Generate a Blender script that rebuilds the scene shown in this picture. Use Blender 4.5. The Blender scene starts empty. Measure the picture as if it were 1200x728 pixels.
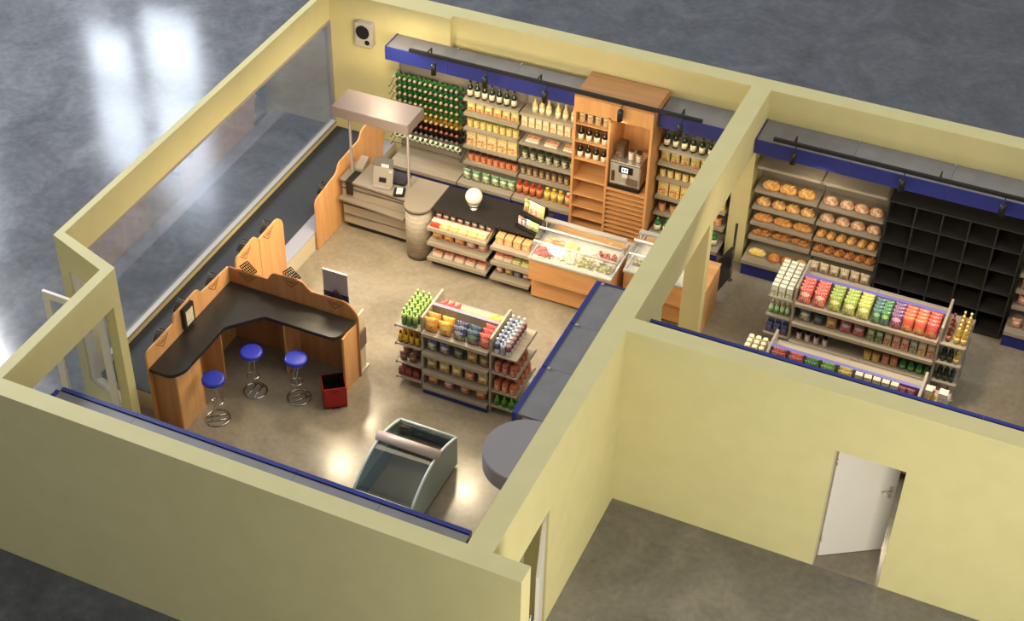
import bpy, bmesh, math, random
from mathutils import Vector, Matrix
random.seed(7)
S = bpy.context.scene
C = S.collection
PI = math.pi

# ------------------------------------------------------------------ camera
F, CX, CY = 1877.0072, 520.5571, 360.808
yaw, pit, rol = 0.4559, -0.6973, -0.0111
YB, YF, YM = 7.204, -2.891, 1.11
cy_, sy_ = math.cos(yaw), math.sin(yaw); cp_, sp_ = math.cos(pit), math.sin(pit)
fwd = Vector((-sy_*cp_, cy_*cp_, sp_)); rt = Vector((cy_, sy_, 0)); up = rt.cross(fwd)
r2 = rt*math.cos(rol) + up*math.sin(rol); u2 = up*math.cos(rol) - rt*math.sin(rol)
cam = bpy.data.cameras.new('camera'); camo = bpy.data.objects.new('camera', cam); C.objects.link(camo)
M3 = Matrix((r2, u2, -fwd)).transposed()
camo.matrix_world = Matrix.Translation((4.8776, -13.3375, 15.956)) @ M3.to_4x4()
cam.sensor_width = 36; cam.lens = F/1200*36
cam.shift_x = (600-CX)/1200; cam.shift_y = (CY-364)/1200
cam.clip_end = 300
S.camera = camo
# ------------------------------------------------------------------ light
S.view_settings.view_transform = 'Standard'; S.view_settings.look = 'None'
S.view_settings.exposure = 0.0; S.view_settings.gamma = 1.0; S.view_settings.use_curve_mapping = False
W = bpy.data.worlds.new('world'); S.world = W; W.use_nodes = True
W.node_tree.nodes['Background'].inputs[0].default_value = (0.93, 0.96, 1.0, 1)
W.node_tree.nodes['Background'].inputs[1].default_value = 0.42

def lamp(name, kind, loc, power, color, size=1.0, size_y=None, target=None, spot=None, blend=.5):
    l = bpy.data.lights.new(name, kind); l.energy = power; l.color = color
    if kind == 'AREA':
        l.shape = 'RECTANGLE' if size_y else 'DISK'; l.size = size
        if size_y: l.size_y = size_y
    else: l.shadow_soft_size = size
    if spot: l.spot_size = spot; l.spot_blend = blend
    o = bpy.data.objects.new(name, l); C.objects.link(o); o.location = loc
    if target is not None:
        o.rotation_euler = (Vector(target)-Vector(loc)).to_track_quat('-Z', 'Y').to_euler()
    return o
WARM = (1.0, 0.80, 0.52)
lamp('overhead_fill_light', 'AREA', (4, 4, 24), 500, (1.0, 0.95, 0.86), 16, 16, (0, 3, 0))  # added soft fill from high above, no actual skylight
lamp('hall_side_fill', 'AREA', (16, 3, 12), 900, (1.0, 0.93, 0.80), 8, 8, (0, 2, 1))  # added side fill from the right, unseen source
lamp('assumed_hall_daylight', 'AREA', (-24, 9, 12), 6500, (.94, .97, 1.0), 7, 7, (-11, 3, 0))  # added lamp for assumed daylight from the left, no window built
lamp('store_fill_light', 'AREA', (-3.0, 2.4, 2.96), 95, WARM, 2.6, 4.2, (-4.0, 2.4, 0))  # added warm fill over the store, unseen source
lamp('store_shelf_fill', 'AREA', (-3.2, 4.3, 2.96), 85, (1, .82, .56), 4.0, .8, (-3.2, 7.0, .9))  # added fill that brightens the back shelves, no fixture there
lamp('bakery_fill_light', 'AREA', (2.4, 4.2, 2.96), 48, (1, .83, .58), 3.2, 1.4, (2.3, 5.8, .4))  # added warm fill for the bakery room, unseen source
lamp('assumed_bakery_downlight', 'AREA', (3.5, 4.4, 2.96), 32, (1, .80, .52), .2, None, (3.5, 4.4, 0))  # assumed bakery lamp, added to shine through the door gap
lamp('assumed_dark_room_light', 'AREA', (6.2, -5.6, 2.9), 430, (1.0, .95, .80), 3, 1.5, (1.8, .8, 1.5))  # assumed lamp out of view, added to light the front room walls
for i, (x, y) in enumerate([(-5.67, 6.04), (-5.06, 3.73), (-4.86, 2.60), (-2.77, 2.94)]):  # assumed ceiling lamps, added for the bright spots on the store floor
    lamp('assumed_store_downlight', 'AREA', (x, y, 2.97), (34 if i == 0 else 50), (1, .82, .54), .34, None, (x, y, 0))

# assumed hall windows, not built: area lamps added for reflections in polished hall floor
for (x0, x1, z0, z1) in [(-27.6, -25.8, 11.8, 13.9), (-27.6, -25.8, 14.4, 17.8), (-25.1, -23.0, 10.6, 13.3), (-25.1, -23.0, 13.8, 18.5), (-37.5, -34.0, 15.0, 23.0)]:
    cx_, cz_ = (x0+x1)/2, (z0+z1)/2
    lamp('assumed_window_lamp', 'AREA', (cx_, 25, cz_), 700*((x1-x0)*(z1-z0)/16), (.80, .88, 1.0), x1-x0, z1-z0, (cx_, 0, cz_))

# ------------------------------------------------------------------ materials
def srgb(h):
    if isinstance(h, str): h = [int(h[i:i+2], 16)/255 for i in (0, 2, 4)]
    else: h = [v/255 for v in h]
    return tuple(v/12.92 if v <= .04045 else ((v+.055)/1.055)**2.4 for v in h)
MC = {}
def newmat(name):
    m = bpy.data.materials.new(name); m.use_nodes = True
    return m, m.node_tree, m.node_tree.nodes['Principled BSDF']
def mat(name, col, rough=.5, metal=0, spec=.5, alpha=None, trans=0, emit=0):
    if name in MC: return MC[name]
    m, nt, b = newmat(name); c = srgb(col)
    b.inputs['Base Color'].default_value = (*c, 1); b.inputs['Roughness'].default_value = rough
    b.inputs['Metallic'].default_value = metal; b.inputs['Specular IOR Level'].default_value = spec
    if trans: b.inputs['Transmission Weight'].default_value = trans
    if emit:
        b.inputs['Emission Color'].default_value = (*c, 1); b.inputs['Emission Strength'].default_value = emit
    MC[name] = m; return m
def noisy(name, c1, c2, scale=3, rough=.5, detail=6, stretch=(1,1,1), bump=0, spec=.5, c3=None, coord='Object', distort=0, lo=.35, hi=.65, rvar=0):
    if name in MC: return MC[name]
    m, nt, b = newmat(name); N = nt.nodes; L = nt.links
    tc = N.new('ShaderNodeTexCoord'); mp = N.new('ShaderNodeMapping'); mp.inputs['Scale'].default_value = stretch
    no = N.new('ShaderNodeTexNoise'); no.inputs['Scale'].default_value = scale; no.inputs['Detail'].default_value = detail
    no.inputs['Distortion'].default_value = distort
    cr = N.new('ShaderNodeValToRGB')
    cr.color_ramp.elements[0].position = lo; cr.color_ramp.elements[1].position = hi
    cr.color_ramp.elements[0].color = (*srgb(c1), 1); cr.color_ramp.elements[1].color = (*srgb(c2), 1)
    if c3:
        e = cr.color_ramp.elements.new((lo+hi)/2); e.color = (*srgb(c3), 1)
    L.new(tc.outputs[coord], mp.inputs[0]); L.new(mp.outputs[0], no.inputs['Vector']); L.new(no.outputs['Fac'], cr.inputs[0])
    L.new(cr.outputs[0], b.inputs['Base Color'])
    b.inputs['Roughness'].default_value = rough; b.inputs['Specular IOR Level'].default_value = spec
    if rvar:
        mr = N.new('ShaderNodeMapRange'); mr.inputs['From Min'].default_value = .3; mr.inputs['From Max'].default_value = .7
        mr.inputs['To Min'].default_value = rough-rvar; mr.inputs['To Max'].default_value = rough+rvar
        L.new(no.outputs['Fac'], mr.inputs[0]); L.new(mr.outputs[0], b.inputs['Roughness'])
    if bump:
        bp = N.new('ShaderNodeBump'); bp.inputs['Strength'].default_value = bump; bp.inputs['Distance'].default_value = .01
        L.new(no.outputs['Fac'], bp.inputs['Height']); L.new(bp.outputs[0], b.inputs['Normal'])
    MC[name] = m; return m
def concrete(name, c1, c2, c3, rough, spec, coarse=.9, fine=14, dist=1.0, stretch=(1, 1, 1), rv=.08):
    m, nt, b = newmat(name); N = nt.nodes; L = nt.links
    tc = N.new('ShaderNodeTexCoord'); mp = N.new('ShaderNodeMapping'); mp.inputs['Scale'].default_value = stretch
    L.new(tc.outputs['Object'], mp.inputs[0])
    n1 = N.new('ShaderNodeTexNoise'); n1.inputs['Scale'].default_value = coarse; n1.inputs['Detail'].default_value = 9; n1.inputs['Distortion'].default_value = dist; n1.inputs['Roughness'].default_value = .62
    n2 = N.new('ShaderNodeTexNoise'); n2.inputs['Scale'].default_value = fine; n2.inputs['Detail'].default_value = 8
    for n in (n1, n2): L.new(mp.outputs[0], n.inputs['Vector'])
    mx = N.new('ShaderNodeMix'); mx.data_type = 'FLOAT'; mx.inputs[0].default_value = .3
    L.new(n1.outputs['Fac'], mx.inputs[2]); L.new(n2.outputs['Fac'], mx.inputs[3])
    cr = N.new('ShaderNodeValToRGB'); E = cr.color_ramp.elements
    E[0].position = .33; E[0].color = (*srgb(c1), 1); E[1].position = .68; E[1].color = (*srgb(c3), 1)
    e = E.new(.5); e.color = (*srgb(c2), 1)
    L.new(mx.outputs[0], cr.inputs[0]); L.new(cr.outputs[0], b.inputs['Base Color'])
    mr = N.new('ShaderNodeMapRange'); mr.inputs['From Min'].default_value = .35; mr.inputs['From Max'].default_value = .65
    mr.inputs['To Min'].default_value = rough-rv; mr.inputs['To Max'].default_value = rough+rv
    L.new(n1.outputs['Fac'], mr.inputs[0]); L.new(mr.outputs[0], b.inputs['Roughness'])
    b.inputs['Specular IOR Level'].default_value = spec
    MC[name] = m; return m
HALLF = concrete('hall_concrete', (68, 70, 75), (85, 87, 92), (104, 106, 110), .12, .55, .8, 9, rv=.02)
STOREF = concrete('store_concrete', (124, 115, 98), (142, 132, 114), (157, 147, 129), .21, .5, .9, 12, rv=.03)
ROOMF = concrete('room_concrete', (98, 94, 84), (118, 113, 102), (138, 132, 120), .5, .4, .8, 10)
WALL = noisy('wall_paint', (203, 193, 140), (207, 197, 144), 3, .62, spec=.3)
WALLCAP = WALL
def wood(name, c1, c2, c3, axis='z', scale=5):
    st = {'z': (9, 9, .7), 'x': (.7, 9, 9), 'y': (9, .7, 9)}[axis]
    return noisy(name, c1, c2, scale, .42, 6, st, .05, .45, c3, distort=.8, lo=.3, hi=.7)
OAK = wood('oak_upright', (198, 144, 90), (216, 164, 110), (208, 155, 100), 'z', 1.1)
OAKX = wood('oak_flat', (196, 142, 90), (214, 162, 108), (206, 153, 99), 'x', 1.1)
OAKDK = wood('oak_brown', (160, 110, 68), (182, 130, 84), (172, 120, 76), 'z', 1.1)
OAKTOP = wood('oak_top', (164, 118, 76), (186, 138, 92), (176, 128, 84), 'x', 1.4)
GREIGE = noisy('greige_laminate', (150, 140, 124), (164, 154, 138), 3, .5, 4, (.6, 8, 8))
GREIGE2 = mat('greige_panel', (138, 130, 118), .55)
CTOP = mat('grey_counter_laminate', (132, 122, 108), .35)
CANTOP = noisy('canopy_grey', (118, 116, 118), (127, 125, 127), 4, .42)
BLUE = mat('blue_lacquer', (40, 50, 126), .35)
LILAC = mat('lilac_rail', (112, 106, 176), .35)
BLUEK = mat('blue_kick', (32, 42, 118), .5)
BLACK = mat('black_metal', (24, 23, 23), .4)
BLKTOP = noisy('black_counter', (36, 32, 28), (42, 38, 33), 8, .36)
CARPET = noisy('dark_carpet', (46, 48, 52), (52, 55, 60), 30, .75, spec=.3)
CHROME = mat('chrome', (200, 200, 200), .18, 1)
STEEL = mat('steel', (200, 196, 188), .35, .45)
WHITE = mat('white_paint', (216, 210, 200), .4)
CREAM = mat('cream_panel', (206, 194, 166), .5)
ALU = mat('aluminium_frame', (158, 154, 150), .4, .2)
SEATB = mat('blue_vinyl', (40, 52, 176), .38)
RED = mat('red_bin', (168, 24, 20), .4)
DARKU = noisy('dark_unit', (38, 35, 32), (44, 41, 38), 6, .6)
SHADEIN = mat('unit_inside_shade', (10, 9, 9), .8, spec=.1)  # shade inside the pigeonholes is put into this near-black colour
PLAS = mat('pinkgrey_plastic', (112, 100, 96), .45)
SIGNG = mat('sign_grey', (146, 136, 140), .5)
FRZ = mat('freezer_body', (142, 158, 158), .38)
FRZR = mat('freezer_rim', (206, 216, 214), .3)
FRZIN = mat('freezer_inside', (98, 114, 122), .6)
TAN = mat('parquet_floor', (96, 78, 58), .6)
def glassmat(name, tint=(235, 242, 242), rough=.02, f0=.045, refl=(1, 1, 1)):
    m = bpy.data.materials.new(name); m.use_nodes = True; N = m.node_tree.nodes; L = m.node_tree.links
    for n in list(N): N.remove(n)
    o = N.new('ShaderNodeOutputMaterial'); t = N.new('ShaderNodeBsdfTransparent'); g = N.new('ShaderNodeBsdfGlossy')
    t.inputs[0].default_value = (*srgb(tint), 1); g.inputs['Roughness'].default_value = rough
    g.inputs[0].default_value = (*refl, 1)
    lw = N.new('ShaderNodeLayerWeight'); lw.inputs[0].default_value = .5
    pw = N.new('ShaderNodeMath'); pw.operation = 'POWER'; pw.inputs[1].default_value = 5; L.new(lw.outputs['Facing'], pw.inputs[0])
    fr = N.new('ShaderNodeMath'); fr.operation = 'MULTIPLY_ADD'; fr.inputs[1].default_value = .9; fr.inputs[2].default_value = f0; L.new(pw.outputs[0], fr.inputs[0])
    mx = N.new('ShaderNodeMixShader'); L.new(fr.outputs[0], mx.inputs[0]); L.new(t.outputs[0], mx.inputs[1]); L.new(g.outputs[0], mx.inputs[2])
    L.new(mx.outputs[0], o.inputs[0]); MC[name] = m; return m
GLASS = glassmat('window_glass', (246, 248, 250), f0=.08)
GLASS2 = glassmat('display_glass', (250, 252, 252), f0=.035)
GLASS3 = glassmat('freezer_glass', (236, 243, 243), f0=.05)

def pack(key, base, c2, c3=(240, 236, 220), rough=.38, lo=.16, hi=.86, blot=1.0):
    """printed packaging: base colour, coloured picture in the lower half, light name panel above it"""
    nm = 'print_' + key
    if nm in MC: return MC[nm]
    m, nt, b = newmat(nm); N = nt.nodes; L = nt.links
    tc = N.new('ShaderNodeTexCoord'); sp = N.new('ShaderNodeSeparateXYZ'); L.new(tc.outputs['Generated'], sp.inputs[0])
    def mth(op, a, bb=None, v=None):
        n = N.new('ShaderNodeMath'); n.operation = op
        L.new(a, n.inputs[0]) if not isinstance(a, float) else setattr(n.inputs[0], 'default_value', a)
        if bb is not None: L.new(bb, n.inputs[1])
        if v is not None: n.inputs[1].default_value = v
        return n.outputs[0]
    def ell(cx, cz, rx, rz):
        a = mth('DIVIDE', mth('SUBTRACT', sp.outputs[0], v=cx), v=rx); c = mth('DIVIDE', mth('SUBTRACT', sp.outputs[2], v=cz), v=rz)
        s = mth('ADD', mth('MULTIPLY', a, a), mth('MULTIPLY', c, c)); return mth('LESS_THAN', s, v=1.0)
    no = N.new('ShaderNodeTexNoise'); no.inputs['Scale'].default_value = 7*blot; no.inputs['Detail'].default_value = 3
    L.new(tc.outputs['Generated'], no.inputs['Vector'])
    blotm = mth('GREATER_THAN', no.outputs['Fac'], v=.5)
    pic = mth('MULTIPLY', ell(.5, .3, .44, .22), blotm)
    pan = ell(.5, .66, .36, .13)
    mx = N.new('ShaderNodeMix'); mx.data_type = 'RGBA'; mx.inputs[6].default_value = (*srgb(base), 1); mx.inputs[7].default_value = (*srgb(c2), 1)
    L.new(pic, mx.inputs[0])
    m2 = N.new('ShaderNodeMix'); m2.data_type = 'RGBA'; m2.inputs[7].default_value = (*srgb(c3), 1)
    L.new(pan, m2.inputs[0]); L.new(mx.outputs[2], m2.inputs[6]); L.new(m2.outputs[2], b.inputs['Base Color'])
    n2 = N.new('ShaderNodeTexNoise'); n2.inputs['Scale'].default_value = 11*blot; n2.inputs['Detail'].default_value = 4
    L.new(tc.outputs['Generated'], n2.inputs['Vector'])
    wf = mth('MULTIPLY', mth('GREATER_THAN', n2.outputs['Fac'], v=.56), v=.55)
    df = mth('MULTIPLY', mth('LESS_THAN', n2.outputs['Fac'], v=.43), v=.55)
    m3 = N.new('ShaderNodeMix'); m3.data_type = 'RGBA'; m3.inputs[7].default_value = (*srgb(c3), 1); L.new(wf, m3.inputs[0]); L.new(m2.outputs[2], m3.inputs[6])
    m4 = N.new('ShaderNodeMix'); m4.data_type = 'RGBA'; m4.inputs[7].default_value = (*srgb([v*.45 for v in c2]), 1); L.new(df, m4.inputs[0]); L.new(m3.outputs[2], m4.inputs[6])
    hs = N.new('ShaderNodeHueSaturation'); hs.inputs['Saturation'].default_value = .9; L.new(m4.outputs[2], hs.inputs['Color'])
    L.new(hs.outputs[0], b.inputs['Base Color'])
    b.inputs['Roughness'].default_value = rough
    MC[nm] = m; return m

# ------------------------------------------------------------------ mesh builder
class MB:
    def __init__(s): s.v = []; s.f = []; s.m = []; s.sm = []
    def add(s, vs, fs, mi=0, smooth=False):
        o = len(s.v); s.v += [tuple(v) for v in vs]
        for f in fs: s.f.append([i+o for i in f]); s.m.append(mi); s.sm.append(smooth)
        return s
    def box(s, x0, y0, z0, x1, y1, z1, mi=0):
        return s.add([(x0,y0,z0),(x1,y0,z0),(x1,y1,z0),(x0,y1,z0),(x0,y0,z1),(x1,y0,z1),(x1,y1,z1),(x0,y1,z1)],
                     [(0,3,2,1),(4,5,6,7),(0,1,5,4),(1,2,6,5),(2,3,7,6),(3,0,4,7)], mi)
    def prism(s, pts, a, b, axis='z', mi=0, smooth=False):
        """pts: 2D outline; extruded from a to b along axis.  x: pts=(y,z)  y: pts=(x,z)  z: pts=(x,y)"""
        def P(p, t): return {'z': (p[0], p[1], t), 'y': (p[0], t, p[1]), 'x': (t, p[0], p[1])}[axis]
        n = len(pts); vs = [P(p, a) for p in pts] + [P(p, b) for p in pts]
        s.add(vs, [list(range(n))[::-1], list(range(n, 2*n))], mi)
        o = len(s.v) - 2*n
        for i in range(n):
            j = (i+1) % n; s.f.append([o+i, o+j, o+n+j, o+n+i]); s.m.append(mi); s.sm.append(smooth)
        return s
    def lathe(s, prof, cx=0, cy=0, seg=12, mi=0, sx=1, sy=1):
        n = len(prof); vs = []
        for r, z in prof:
            for k in range(seg):
                a = 2*PI*k/seg; vs.append((cx+r*sx*math.cos(a), cy+r*sy*math.sin(a), z))
        fs = []
        for i in range(n-1):
            for k in range(seg):
                k2 = (k+1) % seg; fs.append((i*seg+k, i*seg+k2, (i+1)*seg+k2, (i+1)*seg+k))
        s.add(vs, fs, mi, True)
        o = len(s.v)-n*seg
        s.f.append([o+k for k in range(seg)][::-1]); s.m.append(mi); s.sm.append(False)
        s.f.append([o+(n-1)*seg+k for k in range(seg)]); s.m.append(mi); s.sm.append(False)
        return s
    def tube(s, pts, r=.01, seg=8, mi=0, closed=False):
        pts = [Vector(p) for p in pts]; n = len(pts); vs = []
        for i, p in enumerate(pts):
            if closed: d = (pts[(i+1) % n]-pts[i-1])
            else: d = pts[min(i+1, n-1)]-pts[max(i-1, 0)]
            d.normalize(); q = Vector((0, 0, 1)) if abs(d.z) < .9 else Vector((1, 0, 0))
            a = d.cross(q).normalized(); b = d.cross(a)
            for k in range(seg):
                t = 2*PI*k/seg; vs.append(p + a*r*math.cos(t) + b*r*math.sin(t))
        fs = []
        for i in range(n if closed else n-1):
            j = (i+1) % n
            for k in range(seg):
                k2 = (k+1) % seg; fs.append((i*seg+k, i*seg+k2, j*seg+k2, j*seg+k))
        if not closed: fs += [tuple(range(seg))[::-1], tuple((n-1)*seg+k for k in range(seg))]
        return s.add(vs, fs, mi, True)
    def ring(s, cx, cy, z, R, r=.01, n=28, mi=0, sx=1, sy=1):
        return s.tube([(cx+R*sx*math.cos(2*PI*k/n), cy+R*sy*math.sin(2*PI*k/n), z) for k in range(n)], r, 6, mi, True)
    def build(s, name, mats, parent=None, loc=(0,0,0), bevel=0, rot=None):
        me = bpy.data.meshes.new(name); me.from_pydata([Vector(v) for v in s.v], [], s.f)
        if not isinstance(mats, (list, tuple)): mats = [mats]
        for m in mats: me.materials.append(m)
        for p, mi, sm in zip(me.polygons, s.m, s.sm): p.material_index = mi; p.use_smooth = sm
        bm = bmesh.new(); bm.from_mesh(me); bmesh.ops.recalc_face_normals(bm, faces=bm.faces)
        if bevel:
            es = [e for e in bm.edges if len(e.link_faces) == 2 and e.calc_face_angle(0) > .9]
            bmesh.ops.bevel(bm, geom=es, offset=bevel, segments=2, affect='EDGES', clamp_overlap=True)
        bm.to_mesh(me); bm.free()
        o = bpy.data.objects.new(name, me); C.objects.link(o); o.location = loc
        if rot: o.rotation_euler = rot
        if parent: o.parent = parent
        return o
def tag(o, label, cat, group=None):
    o['label'] = label; o['category'] = cat
    if group: o['group'] = group
    return o
def thing(name, label, cat, loc=(0,0,0), rz=0, group=None, rot=None):
    o = bpy.data.objects.new(name, None); o.empty_display_size = .1; C.objects.link(o); o.location = loc
    o.rotation_euler = rot or (0, 0, rz)
    return tag(o, label, cat, group)
def struct(name, mb, m, bevel=0):
    o = mb.build(name, m, bevel=bevel); o['kind'] = 'structure'; return o
def copy_tree(o, parent=None):
    c = o.copy(); C.objects.link(c); c.parent = parent
    for ch in o.children: copy_tree(ch, c)
    return c
def B(*a): return MB().box(*a)
def rounded(pts, r, n=5):
    """pts: (u, v) or (u, v, radius); returns outline with rounded corners"""
    out = []; L = len(pts)
    for i in range(L):
        p = Vector(pts[i][:2]); a = Vector(pts[i-1][:2]); b = Vector(pts[(i+1) % L][:2])
        rr = pts[i][2] if len(pts[i]) > 2 else r
        da, db = a-p, b-p; k = min(rr, da.length*.48, db.length*.48)
        if rr <= 0: out.append(tuple(p)); continue
        p0 = p+da.normalized()*k; p1 = p+db.normalized()*k
        for j in range(n+1):
            t = j/n; q = p0*(1-t)**2 + p*2*t*(1-t) + p1*t*t; out.append(tuple(q))
    return out
ORD = ['first', 'second', 'third', 'fourth', 'fifth', 'sixth', 'seventh', 'eighth', 'ninth', 'tenth', 'eleventh', 'twelfth', 'thirteenth', 'fourteenth', 'fifteenth']

# ================================================================== STRUCTURE
struct('floor', B(-7.22, YF, -.06, 0.3, 7.2, 0), STOREF)
struct('floor', B(.3, YM, -.06, 7.5, 7.2, 0), STOREF)
struct('floor', B(.3, -7.5, -.06, 7.5, YM, 0), ROOMF)
struct('floor', B(-45, -20, -.12, 45, 45, -.06), HALLF)
H = 3.0
w = MB(); w.box(-7.324, YB, 0, 7.5, 7.491, H); w.box(-7.22, 7.1, 0, -4.98, YB, H)
struct('wall_back', w, WALL)
# window wall: low sill wall, header, ends
w = MB(); xo, xi = -7.324, -7.22
w.box(xo, -.19, 0, xi, YB, .40); w.box(xo, -.19, 2.46, xi, YB, H)
w.box(xo, -.19, .40, xi, .2, 2.46); w.box(xo, 7.16, .40, xi, YB, 2.46)
w.prism([(xo, -.30), (xi, -.19), (xo, -.19)], 0, H)
struct('wall_left', w, WALL)
fr = MB()
fr.box(xo+.03, .2, .40, xi+.01, 7.16, .45); fr.box(xo+.02, .2, 2.41, xi+.005, 7.16, 2.46)
fr.box(xo+.02, .2, .45, xi+.01, .26, 2.41); fr.box(xo+.02, 7.09, .45, xi+.01, 7.16, 2.41)
wn = struct('window_1', fr, ALU)
B(xo+.045, .26, .45, xo+.057, 7.09, 2.41).build('pane', GLASS, wn)
# short wall with side window (slightly skewed)
a0, a1 = Vector((-7.324, -.30)), Vector((-6.32, -.66)); b0, b1 = Vector((-7.22, -.19)), Vector((-6.17, -.54))
def lerp(p, q, t): return p+(q-p)*t
def skew(mb, t0, t1, z0, z1, e=0, f=1):
    p = [lerp(a0, a1, t0), lerp(a0, a1, t1), lerp(b0, b1, t1), lerp(b0, b1, t0)]
    if e or f != 1:
        q0, q1, q2, q3 = p; p = [lerp(q0, q3, e), lerp(q1, q2, e), lerp(q1, q2, f), lerp(q0, q3, f)]
    mb.prism([tuple(v) for v in p], z0, z1)
w = MB(); skew(w, 0, 1, 0, .5); skew(w, 0, 1, 2.5, H); skew(w, 0, .2, .5, 2.5); skew(w, .93, 1, .5, 2.5)
struct('wall_entry_side', w, WALL)
fr = MB(); skew(fr, .2, .93, .5, .57, .2, .8); skew(fr, .2, .93, 2.43, 2.5, .2, .8); skew(fr, .2, .27, .57, 2.43, .2, .8); skew(fr, .86, .93, .57, 2.43, .2, .8)
wn = struct('window_2', fr, WHITE)
g = MB(); skew(g, .27, .86, .57, 2.43, .45, .55); g.build('pane', GLASS, wn)
# entry wall
w = MB(); ex0, ex1 = -6.32, -6.17
w.prism([(ex0, -.70), (ex1, -.70), (ex1, -.541), (ex0, -.661)], 0, H); w.box(ex0, YF, 2.45, ex1, -.70, H); w.box(ex0, YF, 0, ex1, -2.5, 2.45)
struct('wall_entry', w, WALL)
# front wall
w = MB(); w.box(-9.0, -3.14, -.06, .741, YF, H)
struct('wall_front', w, WALL)
# partition with openings: side door y -2.3..-1.26, serving opening 2.52..4.62, doorway 4.76..5.48
px1 = .302
w = MB()
w.box(0, -1.26, 0, px1, 2.58, H); w.box(0, YF, 0, px1, -2.42, H); w.box(0, -2.42, 2.08, px1, -1.26, H)
w.box(0, 2.58, 2.28, px1, 4.57, H); w.box(0, 4.57, 0, px1, 4.76, H); w.box(0, 4.76, 2.2, px1, 6.80, H); w.box(0, 6.80, 0, px1, YB, H)
struct('wall_partition', w, WALL)
# middle wall with door opening
ym2 = 1.377
w = MB()
w.box(px1, YM, 0, 3.07, ym2, H); w.box(3.07, YM, 2.09, 3.93, ym2, H); w.box(3.93, YM, 0, 7.5, ym2, H)
struct('wall_middle', w, WALL)
# entrance doors
def glazed_door(name, x, y, wd, rz, h=2.36):
    f = MB(); t = .045
    f.box(0, -t/2, .02, .11, t/2, h); f.box(wd-.11, -t/2, .02, wd, t/2, h); f.box(.11, -t/2, .02, wd-.11, t/2, .2); f.box(.11, -t/2, h-.11, wd-.11, t/2, h)
    o = f.build(name, WHITE, None, (x, y, 0), rot=(0, 0, rz)); o['kind'] = 'structure'
    B(.11, -.006, .2, wd-.11, .006, h-.11).build('pane', GLASS, o)
    hd = MB(); hd.tube([(wd-.06, -.07, .9), (wd-.06, -.07, 1.3)], .012)
    hd.tube([(wd-.06, -.07, .95), (wd-.06, -.02, .95)], .008); hd.tube([(wd-.06, -.07, 1.25), (wd-.06, -.02, 1.25)], .008)
    hd.build('door_handle', CHROME, o)
    return o
glazed_door('door_1', -6.345, -.74, .98, PI-.02)
glazed_door('door_2', -6.345, -2.47, .75, PI+.03)
# white inside doors
def white_door(name, x, y, wd, rz, side=-1):
    o = B(0, -.02, .01, wd, .02, 2.06).build(name, WHITE, None, (x, y, 0), bevel=.004, rot=(0, 0, rz)); o['kind'] = 'structure'
    h = MB(); h.box(wd-.10, side*.028-.008, 1.0, wd-.055, side*.028+.008, 1.2)
    h.tube([(wd-.077, side*.03, 1.13), (wd-.077, side*.07, 1.13), (wd-.21, side*.07, 1.13)], .010)
    h.build('door_handle', STEEL, o)
    for z in (.3, 1.7): MB().lathe([(.009, z), (.009, z+.1)], 0, side*.026).build('hinge', STEEL, o)
    return o
white_door('door_3', 3.085, 1.30, .865, math.radians(33))
white_door('door_4', .27, -1.32, .98, math.radians(-72))
tr = MB(); tr.box(3.072, YM-.004, 0, 3.078, 1.27, 2.085)
struct('trim_1', tr, CREAM)

# display platform under the window
p = thing('display_platform', 'low dark carpeted platform with cream front running below the long window', 'platform', (-7.2, -.1, 0))
MB().prism([(.0, 0), (1.06, 0), (1.06, 1.98), (1.16, 1.98), (1.16, 7.19), (0, 7.19)], 0, .325).build('platform_body', CREAM, p)
B(0.0, -.0, .325, .90, 7.19, .34).build('carpet', CARPET, p)
MB().prism([(.90, 0), (1.06, 0), (1.06, 1.98), (1.165, 1.98), (1.165, 7.19), (.90, 7.19)], .325, .335).build('edge_strip', mat('strip_grey', (150, 148, 156), .3), p)

# ================================================================== CANOPIES
def canopy(x0, y0, x1, y1, n, along, lips, label, z=2.5, off=0):
    """row of grey canopy boxes with blue front lips; each box is a thing"""
    for i in range(n):
        if along == 'x':
            a = x0+(x1-x0)*i/n; b = x0+(x1-x0)*(i+1)/n; q = (a+.002, y0, b-.002, y1)
        else:
            a = y0+(y1-y0)*i/n; b = y0+(y1-y0)*(i+1)/n; q = (x0, a+.002, x1, b-.002)
        t = thing('shelf_canopy', label % ORD[i+off], 'canopy', (q[0], q[1], z-.24), group=None)
        wx, wy = q[2]-q[0], q[3]-q[1]
        B(0, 0, .20, wx, wy, .235).build('top_panel', CANTOP, t)
        for s in lips:
            if s == 'S': B(0, -.018, 0, wx, 0, .24).build('lip', BLUE, t)
            if s == 'N': B(0, wy+.012, 0, wx, wy+.07, .25).build('lip', BLUE, t); B(0, wy, 0, wx, wy+.012, .225).build('black_strip', BLACK, t)  # N side: thin black strip between top panel and lip
            if s == 'W' : 
                if along == 'y' or i == 0: B((-.06 if (along == 'y' or 'N' in lips) else -.018), -.018, 0, 0, wy, .245).build('lip', BLUE, t)
            if s == 'e' and i == n-1: B(-.06, wy, 0, wx+.0, wy+.03, .245).build('lip', BLUE, t)
        cl = MB()
        ex = {'S': (wx, wy-.03), 'N': (wx, .03)}.get(lips[0], (.04, wy))
        if along == 'x': cl.box(wx-.02, (wy-.04 if 'S' in lips else .0), .235, wx, (wy if 'S' in lips else .04), .255)
        else: cl.box(.02, wy-.03, .235, .06, wy, .255)
        cl.build('clamp', STEEL, t)
canopy(-5.93, 6.66, -2.57, 7.09, 3, 'x', 'SW', '%s grey shelf canopy with blue lip from the left above the beer rack wall')
canopy(-1.22, 6.66, -.02, 7.19, 1, 'x', 'S', '%s grey canopy with blue lip right of the oak cabinet top')
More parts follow.
